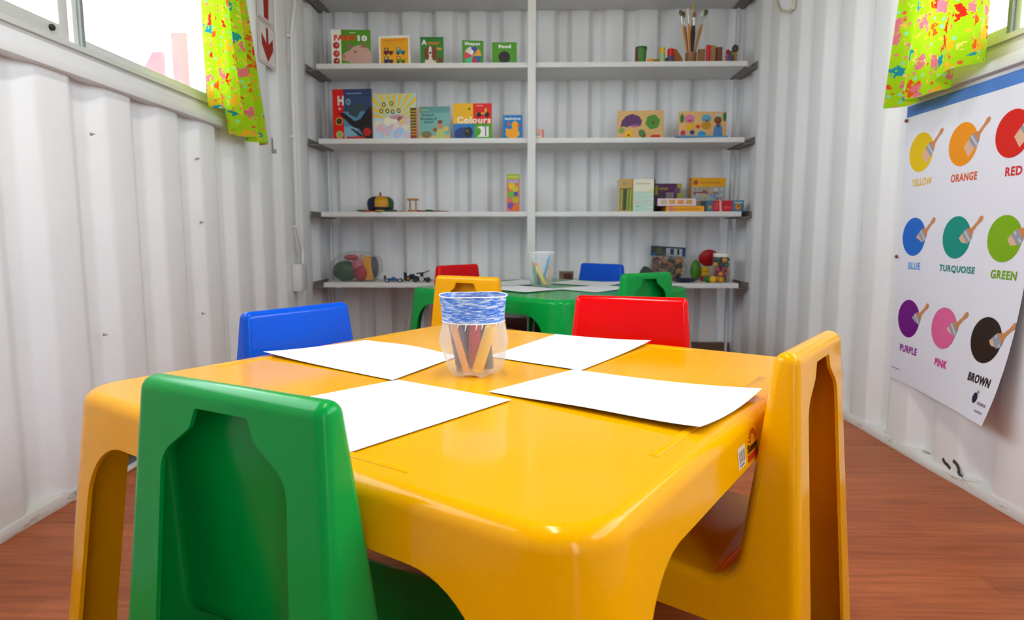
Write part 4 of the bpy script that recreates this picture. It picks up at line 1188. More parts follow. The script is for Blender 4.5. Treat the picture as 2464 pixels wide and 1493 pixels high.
# hat, doll stool, cloth
xh = at(914, 500, 3.53)
t = empty('patchwork_hat', (xh.x, 3.55, ZC + 0.0125), 0.3, 'round patchwork cap in yellow, green and red on the third shelf', 'hat')
bm = bmesh.new(); SEGH = 24; t.scale = (1.14, 1.14, 1.2)
hc = [ink(205, 145, 20), ink(40, 85, 45), ink(150, 20, 25), ink(30, 35, 65)]
pr_ = [(0.058, 0), (0.062, 0.012), (0.064, 0.030), (0.060, 0.046), (0.045, 0.058), (0.022, 0.062), (0.0, 0.063)]
rows = [[bm.verts.new((r * math.cos(2 * PI * k / SEGH), r * math.sin(2 * PI * k / SEGH), z)) for k in range(SEGH)] for r, z in pr_]
for i in range(len(rows) - 1):
    for k in range(SEGH):
        f = bm.faces.new([rows[i][k], rows[i][(k + 1) % SEGH], rows[i + 1][(k + 1) % SEGH], rows[i + 1][k]]); f.material_index = 3 if i == 0 else [0, 1, 2, 3, 0, 1][(k // 4) % 6]
bmesh.ops.remove_doubles(bm, verts=bm.verts[:], dist=1e-5)
obj('crown', bm, hc, t, 50)
bm = bmesh.new(); lathe(bm, [(0.004, 0.060), (0.005, 0.068), (0.0035, 0.078), (0.001, 0.081)], 10); obj('button', bm, ink(150, 30, 60), t)
def mat_cloth(name, label, cx, cy, z, petals, cols, R):
    bm = bmesh.new()
    for k in range(petals):
        q = 2 * PI * k / petals; d = Vector((math.cos(q), math.sin(q)))
        pts = ell(cx + d.x * R * 0.62, cy + d.y * R * 0.62, R * 0.42, R * 0.20, q, 14)
        zz = z + 0.0006 + 0.0022 * (k % 3)
        a = [bm.verts.new((x, y, zz + 0.0065)) for x, y in pts]; b = [bm.verts.new((x, y, zz)) for x, y in pts]
        fs = [bm.faces.new(a), bm.faces.new(b[::-1])] + [bm.faces.new([b[i], b[(i + 1) % 14], a[(i + 1) % 14], a[i]]) for i in range(14)]
        for f in fs: f.material_index = k % len(cols)
    o = obj(name, bm, [ink(*c) for c in cols], None, None)
    return tag(o, label, 'cloth', 'felt cloths')
mat_cloth('felt_cloth', 'felt cloth with coloured petals spread under the patchwork cap', xh.x, 3.55, ZC, 9, [(180, 30, 30), (195, 160, 60), (40, 100, 55)], 0.125)
xs_ = at(1035, 505, 3.53)
mat_cloth('felt_cloth', 'flat red and green felt cloth right of the doll stool', xs_.x + 0.012, 3.545, ZC, 7, [(150, 30, 40), (35, 120, 65)], 0.085)
xq = at(993, 500, 3.52)
t = empty('doll_stool', (xq.x, 3.53, ZC + 0.0002), 0.1, 'small wooden doll stool on the third shelf', 'stool')
ws = ink(176, 118, 62)
bm = bmesh.new(); box(bm, 0, 0, 0.068, 0.060, 0.035, 0.011, bev=0.002); obj('seat', bm, ws, t)
for sx in (-0.016, 0.016):
    for sy in (-0.010, 0.010):
        bm = bmesh.new(); lathe(bm, [(0.0032, 0.011), (0.0032, 0.064)], 10, M((sx, sy, 0))); obj('leg', bm, ws, t)
bm = bmesh.new(); box(bm, 0.004, 0, 0.006, 0.066, 0.038, 0.011, bev=0.002); obj('base', bm, ws, t)

# ------------------------------------------------------------------ bottom shelf toys
def bag(name, label, cx, cy, z, rx, ry, rz, seed, film_m):
    t = empty(name, (cx, cy, z), 0, label, 'bag')
    bm = bmesh.new(); bmesh.ops.create_icosphere(bm, subdivisions=4, radius=1.0)
    rnd = random.Random(seed); w = [(rnd.uniform(2, 6), rnd.uniform(0, 6), Vector((rnd.uniform(-1, 1), rnd.uniform(-1, 1), rnd.uniform(-1, 1)))) for _ in range(9)]
    for v in bm.verts:
        k = 1 + sum(0.022 * math.sin(f * v.co.dot(d) * 2 + p) for f, p, d in w)
        c = v.co * k; c = Vector([math.copysign(abs(q) ** 0.8, q) for q in c]); zz = c.z * rz + rz * 0.86
        v.co = (c.x * rx, c.y * ry, max(0.0006 + 0.0004 * c.x, zz))
    obj('film', bm, film_m, t, 80)
    return t
xb = at(858, 650, 3.56)
bag('plastic_bag', 'clear plastic bag full of coloured toys at the left of the bottom shelf', xb.x, 3.57, ZD, 0.140, 0.085, 0.088, 4, BAGM)
def lump(name, label, c, sc, col, group, rot=(0, 0, 0), cat='toy', shape='ball'):
    bm = bmesh.new()
    if shape == 'ball': ball(bm, (0, 0, 0), 1.0, sc, (0, 0, 0), 0, 3)
    else: box(bm, 0, 0, 0, 2 * sc[0], 2 * sc[1], 2 * sc[2], bev=min(sc) * 0.25)
    o = obj(name, bm, ink(*col) if len(col) == 3 else col, None, 40); o.location = c; o.rotation_euler = rot
    return tag(o, label, cat, group)
BG = 'toys inside the clear bag'
lump('toy_ball', 'dark green lump at the left inside the clear bag', (xb.x - 0.062, 3.56, ZD + 0.058), (0.070, 0.055, 0.056), (45, 85, 62), BG)
lump('toy_disc', 'red disc on top inside the clear bag', (xb.x - 0.028, 3.56, ZD + 0.132), (0.040, 0.03, 0.017), (190, 45, 60), BG)
lump('toy_ball', 'crimson lump low in the middle inside the clear bag', (xb.x + 0.030, 3.535, ZD + 0.047), (0.040, 0.03, 0.046), (175, 45, 65), BG)
lump('toy_ball', 'pink lump in the middle inside the clear bag', (xb.x + 0.012, 3.545, ZD + 0.088), (0.034, 0.028, 0.036), (205, 110, 130), BG)
lump('toy_block', 'yellow block at the right inside the clear bag', (xb.x + 0.070, 3.555, ZD + 0.072), (0.021, 0.03, 0.066), (225, 160, 25), BG, (0, -0.12, 0), shape='box')
lump('toy_disc', 'slate blue disc at the right end inside the clear bag', (xb.x + 0.094, 3.58, ZD + 0.076), (0.024, 0.045, 0.062), (75, 75, 105), BG)
lump('toy_block', 'beige block on top inside the clear bag', (xb.x + 0.040, 3.57, ZD + 0.13), (0.022, 0.025, 0.015), (200, 175, 140), BG, (0, 0.3, 0.3), shape='box')

def wheel(t, x, y, z, r, w, tyre, hub):
    bm = bmesh.new(); lathe(bm, [(r * 0.55, -w / 2), (r, -w / 2 + 0.001), (r, w / 2 - 0.001), (r * 0.55, w / 2)], 18, M((x, y, z), (PI / 2, 0, 0))); o = obj('wheel', bm, tyre, t)
    bm = bmesh.new(); lathe(bm, [(r * 0.52, -w / 2 - 0.0008), (r * 0.52, w / 2 + 0.0008)], 14, M((x, y, z), (PI / 2, 0, 0))); obj('hub', bm, hub, o)
def racer(label, px, Y, L_, col, hub, rot, name='toy_car', wr=0.0085, gun=False, roundel=False):
    c = at(px, 670, Y); t = empty(name, (c.x, Y, ZD), rot, label, 'toy car', 'toy cars on the bottom shelf')
    h = wr
    bm = bmesh.new()
    prism(bm, [(-0.5 * L_, h * 0.6), (0.48 * L_, h * 0.6), (0.5 * L_, h * 1.2), (0.12 * L_, h * 1.7), (0.02 * L_, h * 2.6), (-0.06 * L_, h * 2.8), (-0.14 * L_, h * 2.0), (-0.48 * L_, h * 1.7)], -0.011, 0.011)
    bmesh.ops.bevel(bm, geom=bm.edges[:], offset=0.0015, segments=2, affect='EDGES'); obj('body', bm, col, t)
    bm = bmesh.new(); box(bm, -0.47 * L_, 0, h * 2.6, 0.008, 0.034, h * 1.6, bev=0.001); box(bm, 0.46 * L_, 0, h * 0.8, 0.012, 0.034, 0.003, bev=0.0008); obj('spoiler', bm, DARK, t)
    for x in (-0.34, 0.33):
        for y in (-0.016, 0.016): wheel(t, x * L_, y, wr, wr, 0.008, DARK, hub)
    if gun:
        bm = bmesh.new(); tube(bm, [(-0.05 * L_, 0, h * 3.4), (0.42 * L_, 0, h * 4.9)], 0.0028, 8); tube(bm, [(-0.3 * L_, 0.004, h * 3.6), (0.1 * L_, 0.004, h * 3.9)], 0.004, 8); box(bm, 0, 0, h * 2.9, 0.016, 0.012, h * 1.6); obj('cannon', bm, DARK, t)
    if roundel:
        bm = bmesh.new(); lathe(bm, [(0.011, 0), (0.011, 0.002)], 20, M((0.0, -0.0125, h * 1.55), (PI / 2, 0, 0))); p = obj('roundel', bm, WH, t)
        a = Art(); a.text('8', 0, -0.006, 0.012, BK, bold=0.03)
        bm = bmesh.new(); a.emit(bm, lambda u, v, e: Vector((u, -0.0146 - e, h * 1.55 + v)), 0); obj('number', bm, a.mats, p, None)
    return t
racer('blue toy racing car with white hubs, left of the toy cars', 948, 3.50, 0.104, mat('toy_blue', srgb(35, 85, 150), 0.3), ink(225, 225, 225), 0.08, wr=0.0105)
racer('navy toy car with yellow hubs behind the black one', 990, 3.60, 0.075, mat('toy_navy', srgb(30, 45, 110), 0.3), ink(215, 150, 25), 0.5, wr=0.014)
racer('black toy car with the number 8 in a white roundel', 1015, 3.50, 0.098, DARK, ink(60, 65, 65), 0.05, wr=0.013, gun=True, roundel=True)

def d_brown(a, W, H): a.rect(0.3 * W, 0.2 * H, 0.9 * W, 0.8 * H, ink(80, 30, 25))
pbox('small_carton', 'small brown carton behind the blue chair on the bottom shelf', 'carton', 1346, 1380, 654, ZD, 0.05, d_brown, ink(120, 100, 80), Y=3.56)
t_ = at(1560, 648, 3.60)
bm = bmesh.new(); prism(bm, [(-0.045, 0), (0.045, 0), (0.040, 0.055), (0.025, 0.075), (0.0, 0.085), (-0.02, 0.06)], -0.02, 0.02); bmesh.ops.bevel(bm, geom=bm.edges[:], offset=0.004, segments=2, affect='EDGES')
o = obj('toy_dinosaur', bm, mat('toy_dark_green', srgb(40, 55, 45), 0.5)); o.location = (t_.x - 0.02, 3.60, ZD); tag(o, 'dark toy just showing above the far green chair', 'toy')

xp = at(1615, 640, 3.56)
t = empty('toy_pack', (xp.x, 3.645, ZD), 0.05, 'bag of small brown figures with a dark printed header card', 'toy pack')
a = Art(); W_, H_ = 0.195, 0.055
a.rect(0, 0, W_, H_, ink(50, 55, 50)); a.rect(0.44 * W_, 0.05 * H_, 0.98 * W_, 0.85 * H_, ink(170, 180, 190)); a.rect(0.56 * W_, 0.2 * H_, 0.66 * W_, 0.8 * H_, ink(30, 35, 75)); a.rect(0.76 * W_, 0.2 * H_, 0.82 * W_, 0.8 * H_, BK); a.rect(0.90 * W_, 0.1 * H_, W_, 0.9 * H_, ink(35, 60, 120)); a.rect(0, 0, 0.14 * W_, 0.3 * H_, ink(20, 90, 150)); a.disc(0.25 * W_, 0.5 * H_, 0.02, ink(75, 85, 50))
bm = bmesh.new(); box(bm, 0, 0.002, 0.163, W_, 0.003, H_, rot=(0, 0.06, 0)); a.emit(bm, lambda u, v, e: Vector((u - W_ / 2, -e, v + 0.163 - H_ / 2 - (u - W_ / 2) * 0.06)), 1)
obj('header_card', bm, [ink(50, 55, 50)] + a.mats, t, None)
bm = bmesh.new(); bmesh.ops.create_icosphere(bm, subdivisions=4, radius=1.0)
for v in bm.verts:
    c = v.co; k = 1 + 0.05 * math.sin(7 * c.x + 3 * c.z) + 0.04 * math.sin(9 * c.z + 4 * c.y)
    v.co = (c.x * 0.100 * k * (1.0 - 0.1 * c.z), c.y * 0.05 * k, max(0.0006, c.z * 0.080 * k + 0.070))
obj('film', bm, BAGM, t, 80)
rnd = random.Random(11); FGC = [(120, 75, 50), (60, 45, 40), (165, 85, 45), (35, 32, 32), (110, 60, 65), (175, 110, 70), (70, 75, 60), (190, 130, 40)]
for k in range(16):
    i_, j_ = k % 4, k // 4
    bm = bmesh.new(); x, z = -0.062 + 0.041 * i_ + rnd.uniform(-0.006, 0.006), 0.022 + 0.03 * j_
    rr = (rnd.uniform(-0.8, 0.8), rnd.uniform(-0.8, 0.8), rnd.uniform(0, 3))
    box(bm, x, 0.0, z, 0.044, 0.024, 0.032, rr, bev=0.006); ball(bm, (x + rnd.uniform(-0.012, 0.012), -0.008, z + 0.012), 0.0085, mi=0)
    obj('figure', bm, ink(*FGC[k % 8]), t, 50)

# red, green and yellow toys, tub of beads
xr = at(1706, 640, 3.60)
RG = 'plastic toys beside the bead tub'
lump('toy_disc', 'big red toy disc leaning behind the white-lidded tub', (xr.x + 0.003, 3.628, ZD + 0.129), (0.055, 0.018, 0.048), (165, 8, 18), RG, (0.25, 0, 0))
lump('toy_ball', 'green toy ball under the red disc', (xr.x - 0.054, 3.672, ZD + 0.058), (0.030, 0.022, 0.0575), (70, 130, 30), RG)
for k in range(3): lump('toy_block', ['lowest', 'middle', 'topmost'][k] + ' yellow block of the short stack under the red disc', (xr.x - 0.012, 3.630, ZD + 0.0132 + 0.0262 * k), (0.021, 0.018, 0.0128), (205, 160, 25) if k else (150, 45, 35), RG, shape='box')
xm = at(1654, 670, 3.47)
bm = bmesh.new(); lathe(bm, [(0.020, 0), (0.050, 0.006), (0.064, 0.019), (0.061, 0.019), (0.048, 0.009), (0.018, 0.004)], 28); o = obj('dish', bm, mat('navy_plastic', srgb(18, 20, 62), 0.35)); o.location = (xm.x, 3.525, ZD + 0.0005); tag(o, 'small navy blue dish in front of the figure bag', 'dish')
xw = at(1607, 675, 3.47)
bm = bmesh.new(); prism(bm, [(-0.03, 0), (0.028, 0), (0.020, 0.012), (-0.005, 0.030), (-0.03, 0.030)], -0.012, 0.012); bmesh.ops.bevel(bm, geom=bm.edges[:], offset=0.002, segments=2, affect='EDGES'); o = obj('toy_wedge', bm, ink(185, 15, 20)); o.location = (xw.x, 3.48, ZD); tag(o, 'red toy wedge beside the far green chair on the bottom shelf', 'toy')
xt = at(1737, 650, 3.53)
tub = empty('bead_tub', (xt.x, 3.545, ZD), 0, 'clear tub of coloured beads with a white lid at the right of the bottom shelf', 'tub')
bm = bmesh.new(); lathe(bm, [(0.046, 0.0006), (0.048, 0.006), (0.048, 0.125), (0.042, 0.138)], 32, cap1=False); obj('tub_body', bm, TUBM, tub, 50)
bm = bmesh.new(); lathe(bm, [(0.043, 0.137), (0.044, 0.139), (0.044, 0.155), (0.042, 0.157)], 32); obj('lid', bm, WH, tub, 50)
rnd = random.Random(2); BC = [((225, 160, 30), 'yellow'), ((150, 30, 55), 'crimson'), ((40, 50, 85), 'navy'), ((220, 130, 40), 'orange'), ((25, 100, 60), 'green'), ((165, 60, 85), 'rose')]
POS = ['at the bottom of the tub', 'in the lower layer of the tub', 'in the middle of the tub', 'in the upper layer of the tub', 'at the top of the tub']
for ly in range(5):
    for k in range(5):
        q = 2 * PI * k / 5 + ly * 0.628; c, n_ = BC[(k * 2 + ly * 3 + ly // 2) % 6]
        side = ['front', 'right', 'back', 'left'][int(((q + 3 * PI / 4) % (2 * PI)) / (PI / 2)) % 4]
        bm = bmesh.new(); ball(bm, (0, 0, 0), 0.0150, sub=2)
        o = obj('toy_bead', bm, ink(*c), None, 60); o.location = (xt.x + 0.0285 * math.cos(q), 3.545 + 0.0285 * math.sin(q), ZD + 0.0185 + ly * 0.0258)
        tag(o, 'round %s bead %s' % (n_, POS[ly]), 'bead', 'beads inside the tub')
for k, (px, Y, r, c, lb) in enumerate(((1716, 3.470, 0.0195, (235, 180, 20), 'big yellow toy ball in front of the bead tub'), (1735, 3.478, 0.0165, (215, 150, 25), 'smaller amber toy ball in front of the bead tub'), (1702, 3.50, 0.018, (35, 115, 45), 'green toy ball beside the yellow one before the tub'))):
    c0 = at(px, 670, Y); bm = bmesh.new(); ball(bm, (0, 0, 0), r, sub=3); o = obj('toy_ball', bm, ink(*c), None, 60); o.location = (c0.x, Y, ZD + r); tag(o, lb, 'ball', RG)

# ------------------------------------------------------------------ top shelf, right: paints and brushes
def spot(px, Y): return (at(px, 120, Y - 0.02).x, Y - 0.02, ZA)
t = empty('toy_cup', spot(1543, 3.52), 0, 'green and maroon plastic cup at the left of the paints', 'cup')
bm = bmesh.new(); lathe(bm, [(0.022, 0), (0.0235, 0.004), (0.029, 0.079), (0.027, 0.080)], 24); obj('cup_body', bm, ink(70, 130, 45), t)
bm = bmesh.new(); lathe(bm, [(0.0298, 0.072), (0.0302, 0.074), (0.0302, 0.083), (0.028, 0.084)], 24); obj('rim', bm, ink(45, 95, 50), t)
bm = bmesh.new(); box(bm, -0.024, -0.012, 0.036, 0.018, 0.012, 0.072, bev=0.003); obj('strap', bm, ink(110, 50, 45), t)
def pot(px, Y, r, h, col, lidc, label, lidh=0.35, neck=0.8, name='paint_bottle', cat='paint bottle'):
    t = empty(name, spot(px, Y), 0, label, cat, 'paints on the top shelf')
    hb = h * (1 - lidh)
    bm = bmesh.new(); lathe(bm, [(r * 0.92, 0), (r, 0.002), (r, hb * 0.85), (r * neck, hb)], 20); obj('bottle', bm, col, t)
    bm = bmesh.new(); lathe(bm, [(r * neck * 0.98, hb), (r * neck, hb + 0.001), (r * neck, h - 0.001), (r * neck * 0.9, h)], 20); obj('cap', bm, lidc, t)
pot(1565, 3.50, 0.017, 0.020, ink(235, 155, 50), ink(240, 170, 70), 'low orange paint tub beside the green cup', 0.3, 0.95)
pot(1580, 3.52, 0.014, 0.022, ink(150, 110, 30), ink(165, 125, 40), 'low ochre paint tub behind the orange one', 0.3, 0.95)
pot(1594, 3.49, 0.0150, 0.072, ink(160, 195, 140), ink(230, 180, 10), 'paint bottle with a yellow cap', 0.40, 0.95)
pot(1603, 3.53, 0.0150, 0.030, ink(110, 150, 90), ink(100, 140, 80), 'low green paint tub behind the yellow-capped bottle', 0.3, 0.95)
pot(1614, 3.49, 0.0165, 0.066, ink(85, 70, 110), ink(205, 15, 15), 'paint bottle with a round red cap', 0.55, 1.0)
bm = bmesh.new(); prism(bm, [(-0.04, 0), (0.045, 0), (0.042, 0.03), (0.028, 0.052), (0.008, 0.083), (-0.010, 0.078), (-0.030, 0.04)], -0.02, 0.02); bmesh.ops.bevel(bm, geom=bm.edges[:], offset=0.004, segments=2, affect='EDGES')
o = obj('sponge', bm, ink(175, 105, 30)); o.location = spot(1622, 3.56); tag(o, 'orange-brown wedge sponge behind the red-capped bottle', 'sponge')
bh = empty('brush_pot', spot(1663, 3.53), 0, 'brown wooden pot holding the paint brushes', 'pot')
bm = bmesh.new(); lathe(bm, [(0.026, 0), (0.028, 0.003), (0.0285, 0.055), (0.0265, 0.056), (0.026, 0.006)], 24, cap1=True); obj('pot_body', bm, ink(150, 100, 62), bh)
def brush(dx, dy, tx, ty, L_, hc_, fc, bc, label, r=0.0038, br=None):
    r *= 1.3; br = br * 1.2 if br else None
    x, y, z = spot(1663, 3.53); p0 = Vector((x + dx, y + dy, z + 0.0085)); p1 = p0 + Vector((tx, ty, 1)).normalized() * L_
    t = empty('paint_brush', p0, 0, label, 'paint brush', 'paint brushes in the brown pot', (p1 - p0).to_track_quat('Z', 'Y').to_euler())
    bm = bmesh.new(); lathe(bm, [(r * 0.55, 0), (r * 0.8, L_ * 0.2), (r * 1.2, L_ * 0.55), (r * 0.8, L_ * 0.72)], 12); obj('handle', bm, hc_, t)
    bm = bmesh.new(); lathe(bm, [(r * 0.85, L_ * 0.72), (r * 1.0, L_ * 0.88)], 12); obj('ferrule', bm, fc, t)
    b_ = br or r
    bm = bmesh.new(); lathe(bm, [(r * 0.95, L_ * 0.88), (b_ * 1.25, L_ * 0.94), (b_ * 0.9, L_ * 0.985), (b_ * 0.2, L_)], 12); obj('bristles', bm, bc, t)
wo = ink(205, 145, 75); wo2 = ink(180, 115, 50); fe = mat('brush_ferrule', (0.7, 0.7, 0.66), 0.25, 0.5, 0.7); bl = ink(110, 95, 55); bw = ink(225, 215, 190)
brush(-0.012, -0.005, -0.20, -0.02, 0.265, wo, fe, bl, 'tan paint brush leaning furthest left', br=0.006)
brush(-0.008, 0.006, -0.13, 0.03, 0.262, wo2, fe, bl, 'brown paint brush second from the left', br=0.006)
brush(-0.002, -0.004, -0.08, 0.0, 0.270, wo, fe, bw, 'tan paint brush with pale bristles left of the black one', 0.0045)
brush(0.004, 0.012, 0.01, 0.02, 0.300, wo2, fe, ink(200, 165, 80), 'tallest paint brush in the middle of the pot', 0.005)
brush(0.002, -0.018, 0.015, -0.02, 0.245, BK, mat('white_ferrule', (0.85, 0.84, 0.8), 0.35), ink(150, 95, 45), 'black-handled paint brush at the front of the pot', 0.006)
brush(0.012, -0.004, 0.16, 0.0, 0.262, wo, fe, ink(200, 205, 190), 'tan paint brush leaning right of the middle', 0.0036, 0.007)
brush(0.007, 0.006, 0.26, 0.02, 0.275, wo, fe, ink(95, 100, 60), 'tan paint brush leaning furthest right', 0.0036, 0.008)
pbox('small_carton', 'small tan wooden block right of the brush pot', 'carton', 1681, 1697, 118, ZA, 0.018, None, ink(150, 108, 70), Y=3.50)
pot(1704, 3.49, 0.0115, 0.083, ink(190, 35, 50), ink(215, 15, 15), 'slim red and white glue stick with a red cap', 0.35, 1.0, 'glue_stick', 'glue stick')
pbox('small_carton', 'beige carton between the glue stick and the brown block', 'carton', 1711, 1723, 109, ZA, 0.03, None, ink(178, 140, 92), Y=3.51)
pbox('small_carton', 'dark brown wooden block at the right of the beige carton', 'carton', 1726, 1739, 113, ZA, 0.03, None, ink(120, 70, 45), Y=3.50)
for k, (px, Y, h, c1, c2, lb) in enumerate(((1752, 3.50, 0.065, (185, 75, 95), (165, 20, 35), 'little pink toy figure with a red head, left of the three on the top shelf'), (1759, 3.47, 0.050, (75, 80, 130), (45, 90, 60), 'little toy figure in blue and green at the right end of the top shelf'), (1769, 3.53, 0.098, (190, 145, 45), (70, 65, 60), 'tallest toy figure on the top shelf, mustard with a dark head'))):
    t = empty('toy_figure', spot(px, Y), 0, lb, 'toy figure', 'toy figures on the top shelf')
    bm = bmesh.new(); lathe(bm, [(0.010, 0), (0.0115, 0.003), (0.0105, h * 0.35), (0.008, h * 0.6), (0.004, h * 0.66)], 16); box(bm, 0, 0, h * 0.46, 0.030, 0.007, 0.008, bev=0.003); obj('body', bm, ink(*c1), t)
    bm = bmesh.new(); ball(bm, (0, 0, h * 0.78), h * 0.2, (0.9, 0.9, 1.1)); obj('head', bm, ink(*c2), t)

# ------------------------------------------------------------------ low crate under the shelves
bm = bmesh.new()
cr_ = empty('storage_crate', (-0.16, 3.605, 0.0005), 0, 'dark maroon crate on the floor under the bottom shelf', 'crate')
box(bm, 0, 0, 0.012, 0.34, 0.18, 0.02, bev=0.003)
for sx, sy, w_, d_ in ((0, -0.084, 0.34, 0.012), (0, 0.084, 0.34, 0.012), (-0.164, 0, 0.012, 0.156), (0.164, 0, 0.012, 0.156)): box(bm, sx, sy, 0.105, w_, d_, 0.19, bev=0.003)
obj('crate_body', bm, mat('maroon_card', srgb(85, 38, 34), 0.6), cr_)
bm = bmesh.new(); box(bm, 0, -0.092, 0.12, 0.16, 0.008, 0.03, bev=0.003); obj('handle', bm, ink(120, 95, 85), cr_)

# ------------------------------------------------------------------ left wall fittings
wl = -1.166
def wall_sign(label, y0, y1, z0, z1, draw):
    W, H = y1 - y0, z1 - z0; a = Art(); draw(a, W, H)
    bm = bmesh.new(); box(bm, wl, (y0 + y1) / 2, (z0 + z1) / 2, 0.003, W, H)
    a.emit(bm, lambda u, v, e: Vector((wl + 0.0015 + e, y0 + u, z0 + v)), 1)
    o = obj('arrow_sign', bm, [mat('sign_white', (0.78, 0.76, 0.74), 0.4)] + a.mats, None, None)
    tag(o, label, 'sign', 'wall signs')
SR = ink(165, 15, 12)
def border(a, W, H):
    m = 0.006; w = 0.0025
    for r in ((m, m, W - m, m + w), (m, H - m - w, W - m, H - m), (m, m, m + w, H - m), (W - m - w, m, W - m, H - m)): a.rect(*r, SR)
def d_arrow(a, W, H):
    border(a, W, H)
    P = [(0.43, 0.90), (0.57, 0.90), (0.57, 0.52), (0.84, 0.72), (0.84, 0.44), (0.5, 0.08), (0.16, 0.44), (0.16, 0.72), (0.43, 0.52)]
    P = [(x * W, y * H) for x, y in P]
    a.poly([P[0], P[1], P[2], P[8]], SR); a.poly([P[2], P[3], P[4], P[5]], SR); a.poly([P[8], P[2], P[5]], SR); a.poly([P[5], P[6], P[7], P[8]], SR)
def d_ext(a, W, H):
    border(a, W, H); a.poly([(0.36 * W, 0.08 * H), (0.62 * W, 0.08 * H), (0.70 * W, 0.9 * H), (0.34 * W, 0.9 * H)], SR)
wall_sign('white sign with a red down arrow on the left wall', 2.868, 3.055, 1.425, 1.605, d_arrow)
wall_sign('white sign with a red block above the arrow sign', 2.868, 3.055, 1.610, 1.800, d_ext)

ct = empty('electrical_conduit', (-1.15, 3.2, 0), 0, 'white electrical conduit running down the left wall to a box', 'conduit')
def cp(px, py): v = atx(px, py, -1.150); return (v.x + 1.15, v.y - 3.2, v.z)
bm = bmesh.new()
pth = [cp(709, -160), cp(708, 12), cp(701, 78), cp(705, 250), cp(711, 420), cp(715, 545), cp(722, 575), cp(728, 600), cp(728, 640)]
tube(bm, pth, 0.0105, 12); obj('conduit_pipe', bm, WHITE, ct)
for py, px in ((88, 701), (330, 708), (545, 715)):
    p = cp(px, py); bm = bmesh.new(); box(bm, p[0] - 0.006, p[1], p[2], 0.026, 0.034, 0.014, bev=0.003); obj('clip', bm, WHITE, ct)
p = cp(720, 668)
bm = bmesh.new(); box(bm, 0.002, p[1], p[2], 0.045, 0.085, 0.135, bev=0.004); bx_ = obj('socket_box', bm, WHITE, ct)
bm = bmesh.new(); box(bm, 0.026, p[1], p[2], 0.006, 0.075, 0.12, bev=0.002); obj('cover_plate', bm, mat('socket_white', (0.7, 0.7, 0.71), 0.3), bx_)
h1 = atx(656, 335, -1.165); h2 = atx(659, 368, -1.165)
t = empty('wall_hook', (-1.168, h1.y, (h1.z + h2.z) / 2), 0, 'small grey metal hook on the left wall below the arrow sign', 'hook')
bm = bmesh.new(); box(bm, 0, 0, 0, 0.004, 0.018, h1.z - h2.z + 0.01, bev=0.001); obj('plate', bm, STEEL, t)
bm = bmesh.new(); box(bm, 0.006, 0.012, -(h1.z - h2.z) / 2 + 0.008, 0.010, 0.022, 0.020, bev=0.003); obj('hook_tip', bm, STEEL, t)
for px, py in ((218, 323), (473, 382), (483, 535), (486, 755), (249, 806)):
    v = atx(px, py, -1.176)
    bm = bmesh.new(); lathe(bm, [(0.0045, 0), (0.004, 0.004), (0.002, 0.0055)], 10, M((0, 0, 0), (0, PI / 2, 0))); box(bm, 0.007, 0, 0, 0.010, 0.003, 0.003)
    o = obj('wall_screw', bm, STEEL); o.location = v; tag(o, 'small grey screw in the white corrugated left wall', 'screw', 'screws in the left wall')
v = atx(312, 1106, -1.150)
t = empty('wall_vent', (-1.158, v.y, v.z), 0, 'small white vent low on the left wall behind the table leg', 'vent')
bm = bmesh.new()
for (dy, dz, sy_, sz_) in ((0, 0.024, 0.10, 0.012), (0, -0.024, 0.10, 0.012), (-0.044, 0, 0.012, 0.036), (0.044, 0, 0.012, 0.036)): box(bm, 0.004, dy, dz, 0.024, sy_, sz_, bev=0.002)
obj('vent_frame', bm, WHITE, t)
bm = bmesh.new(); box(bm, 0, 0, 0, 0.006, 0.078, 0.038); box(bm, 0.004, 0, 0.004, 0.006, 0.076, 0.006, (0.0, 0.5, 0)); obj('vent_slot', bm, mat('vent_grey', (0.12, 0.12, 0.12), 0.6), t)
# cable loop high on the right wall
cl = []
for px, py in ((1866, -60), (1868, 10), (1878, 26), (1898, 27), (1910, 20), (1912, 0), (1912, -60)):
    v = atx(px, py, 1.16); cl.append(v)
bm = bmesh.new(); tube(bm, cl, 0.006, 10)
tag(obj('cable', bm, mat('cream_cable', (0.7, 0.64, 0.5), 0.5)), 'cream cable loop high on the right wall', 'cable')

# ------------------------------------------------------------------ curtains
def curtain(side, label, fy0, fy1, hem, top=2.06, folds=4.2, amp=0.020, x0=1.114, gather=None, uvw=0.75, ph=0.0):
    """fy0/fy1(t): near and far edge along the wall, hem(s): lower edge height; t = 0 at the rod .. 1 at the hem"""
    NU, NV = 110, 46
    root = empty('curtain', (side * x0, (fy0(0) + fy1(0)) / 2, top), 0, label, 'curtain', 'lime green curtains')
    bm = bmesh.new(); uvl = bm.loops.layers.uv.new('UVMap'); g = []; uv = {}
    o0 = Vector(root.location)
    for i in range(NU + 1):
        s = i / NU; row = []
        zb = hem(s)
        for j in range(NV + 1):
            t = j / NV; z = top + (zb - top) * t
            y = fy0(t) + (fy1(t) - fy0(t)) * (s + 0.018 * math.sin(2 * PI * folds * s + 1.0))
            a_ = amp * (0.55 + 0.6 * t)
            x = side * (x0 - 0.02 * t) - side * a_ * (math.sin(2 * PI * folds * s + ph + 0.5 * math.sin(3 * t)) + 0.35 * math.sin(2 * PI * folds * 2.3 * s + 1.3))
            if gather: x += side * gather(s, t)
            v = bm.verts.new(Vector((x, y, z)) - o0); uv[v] = (s * uvw, z * 1.0); row.append(v)
        g.append(row)
    for i in range(NU):
        for j in range(NV):
            f = bm.faces.new([g[i][j], g[i + 1][j], g[i + 1][j + 1], g[i][j + 1]])
            for l in f.loops: l[uvl].uv = uv[l.vert]
    obj('drape', bm, CURT, root, 80)
    return root
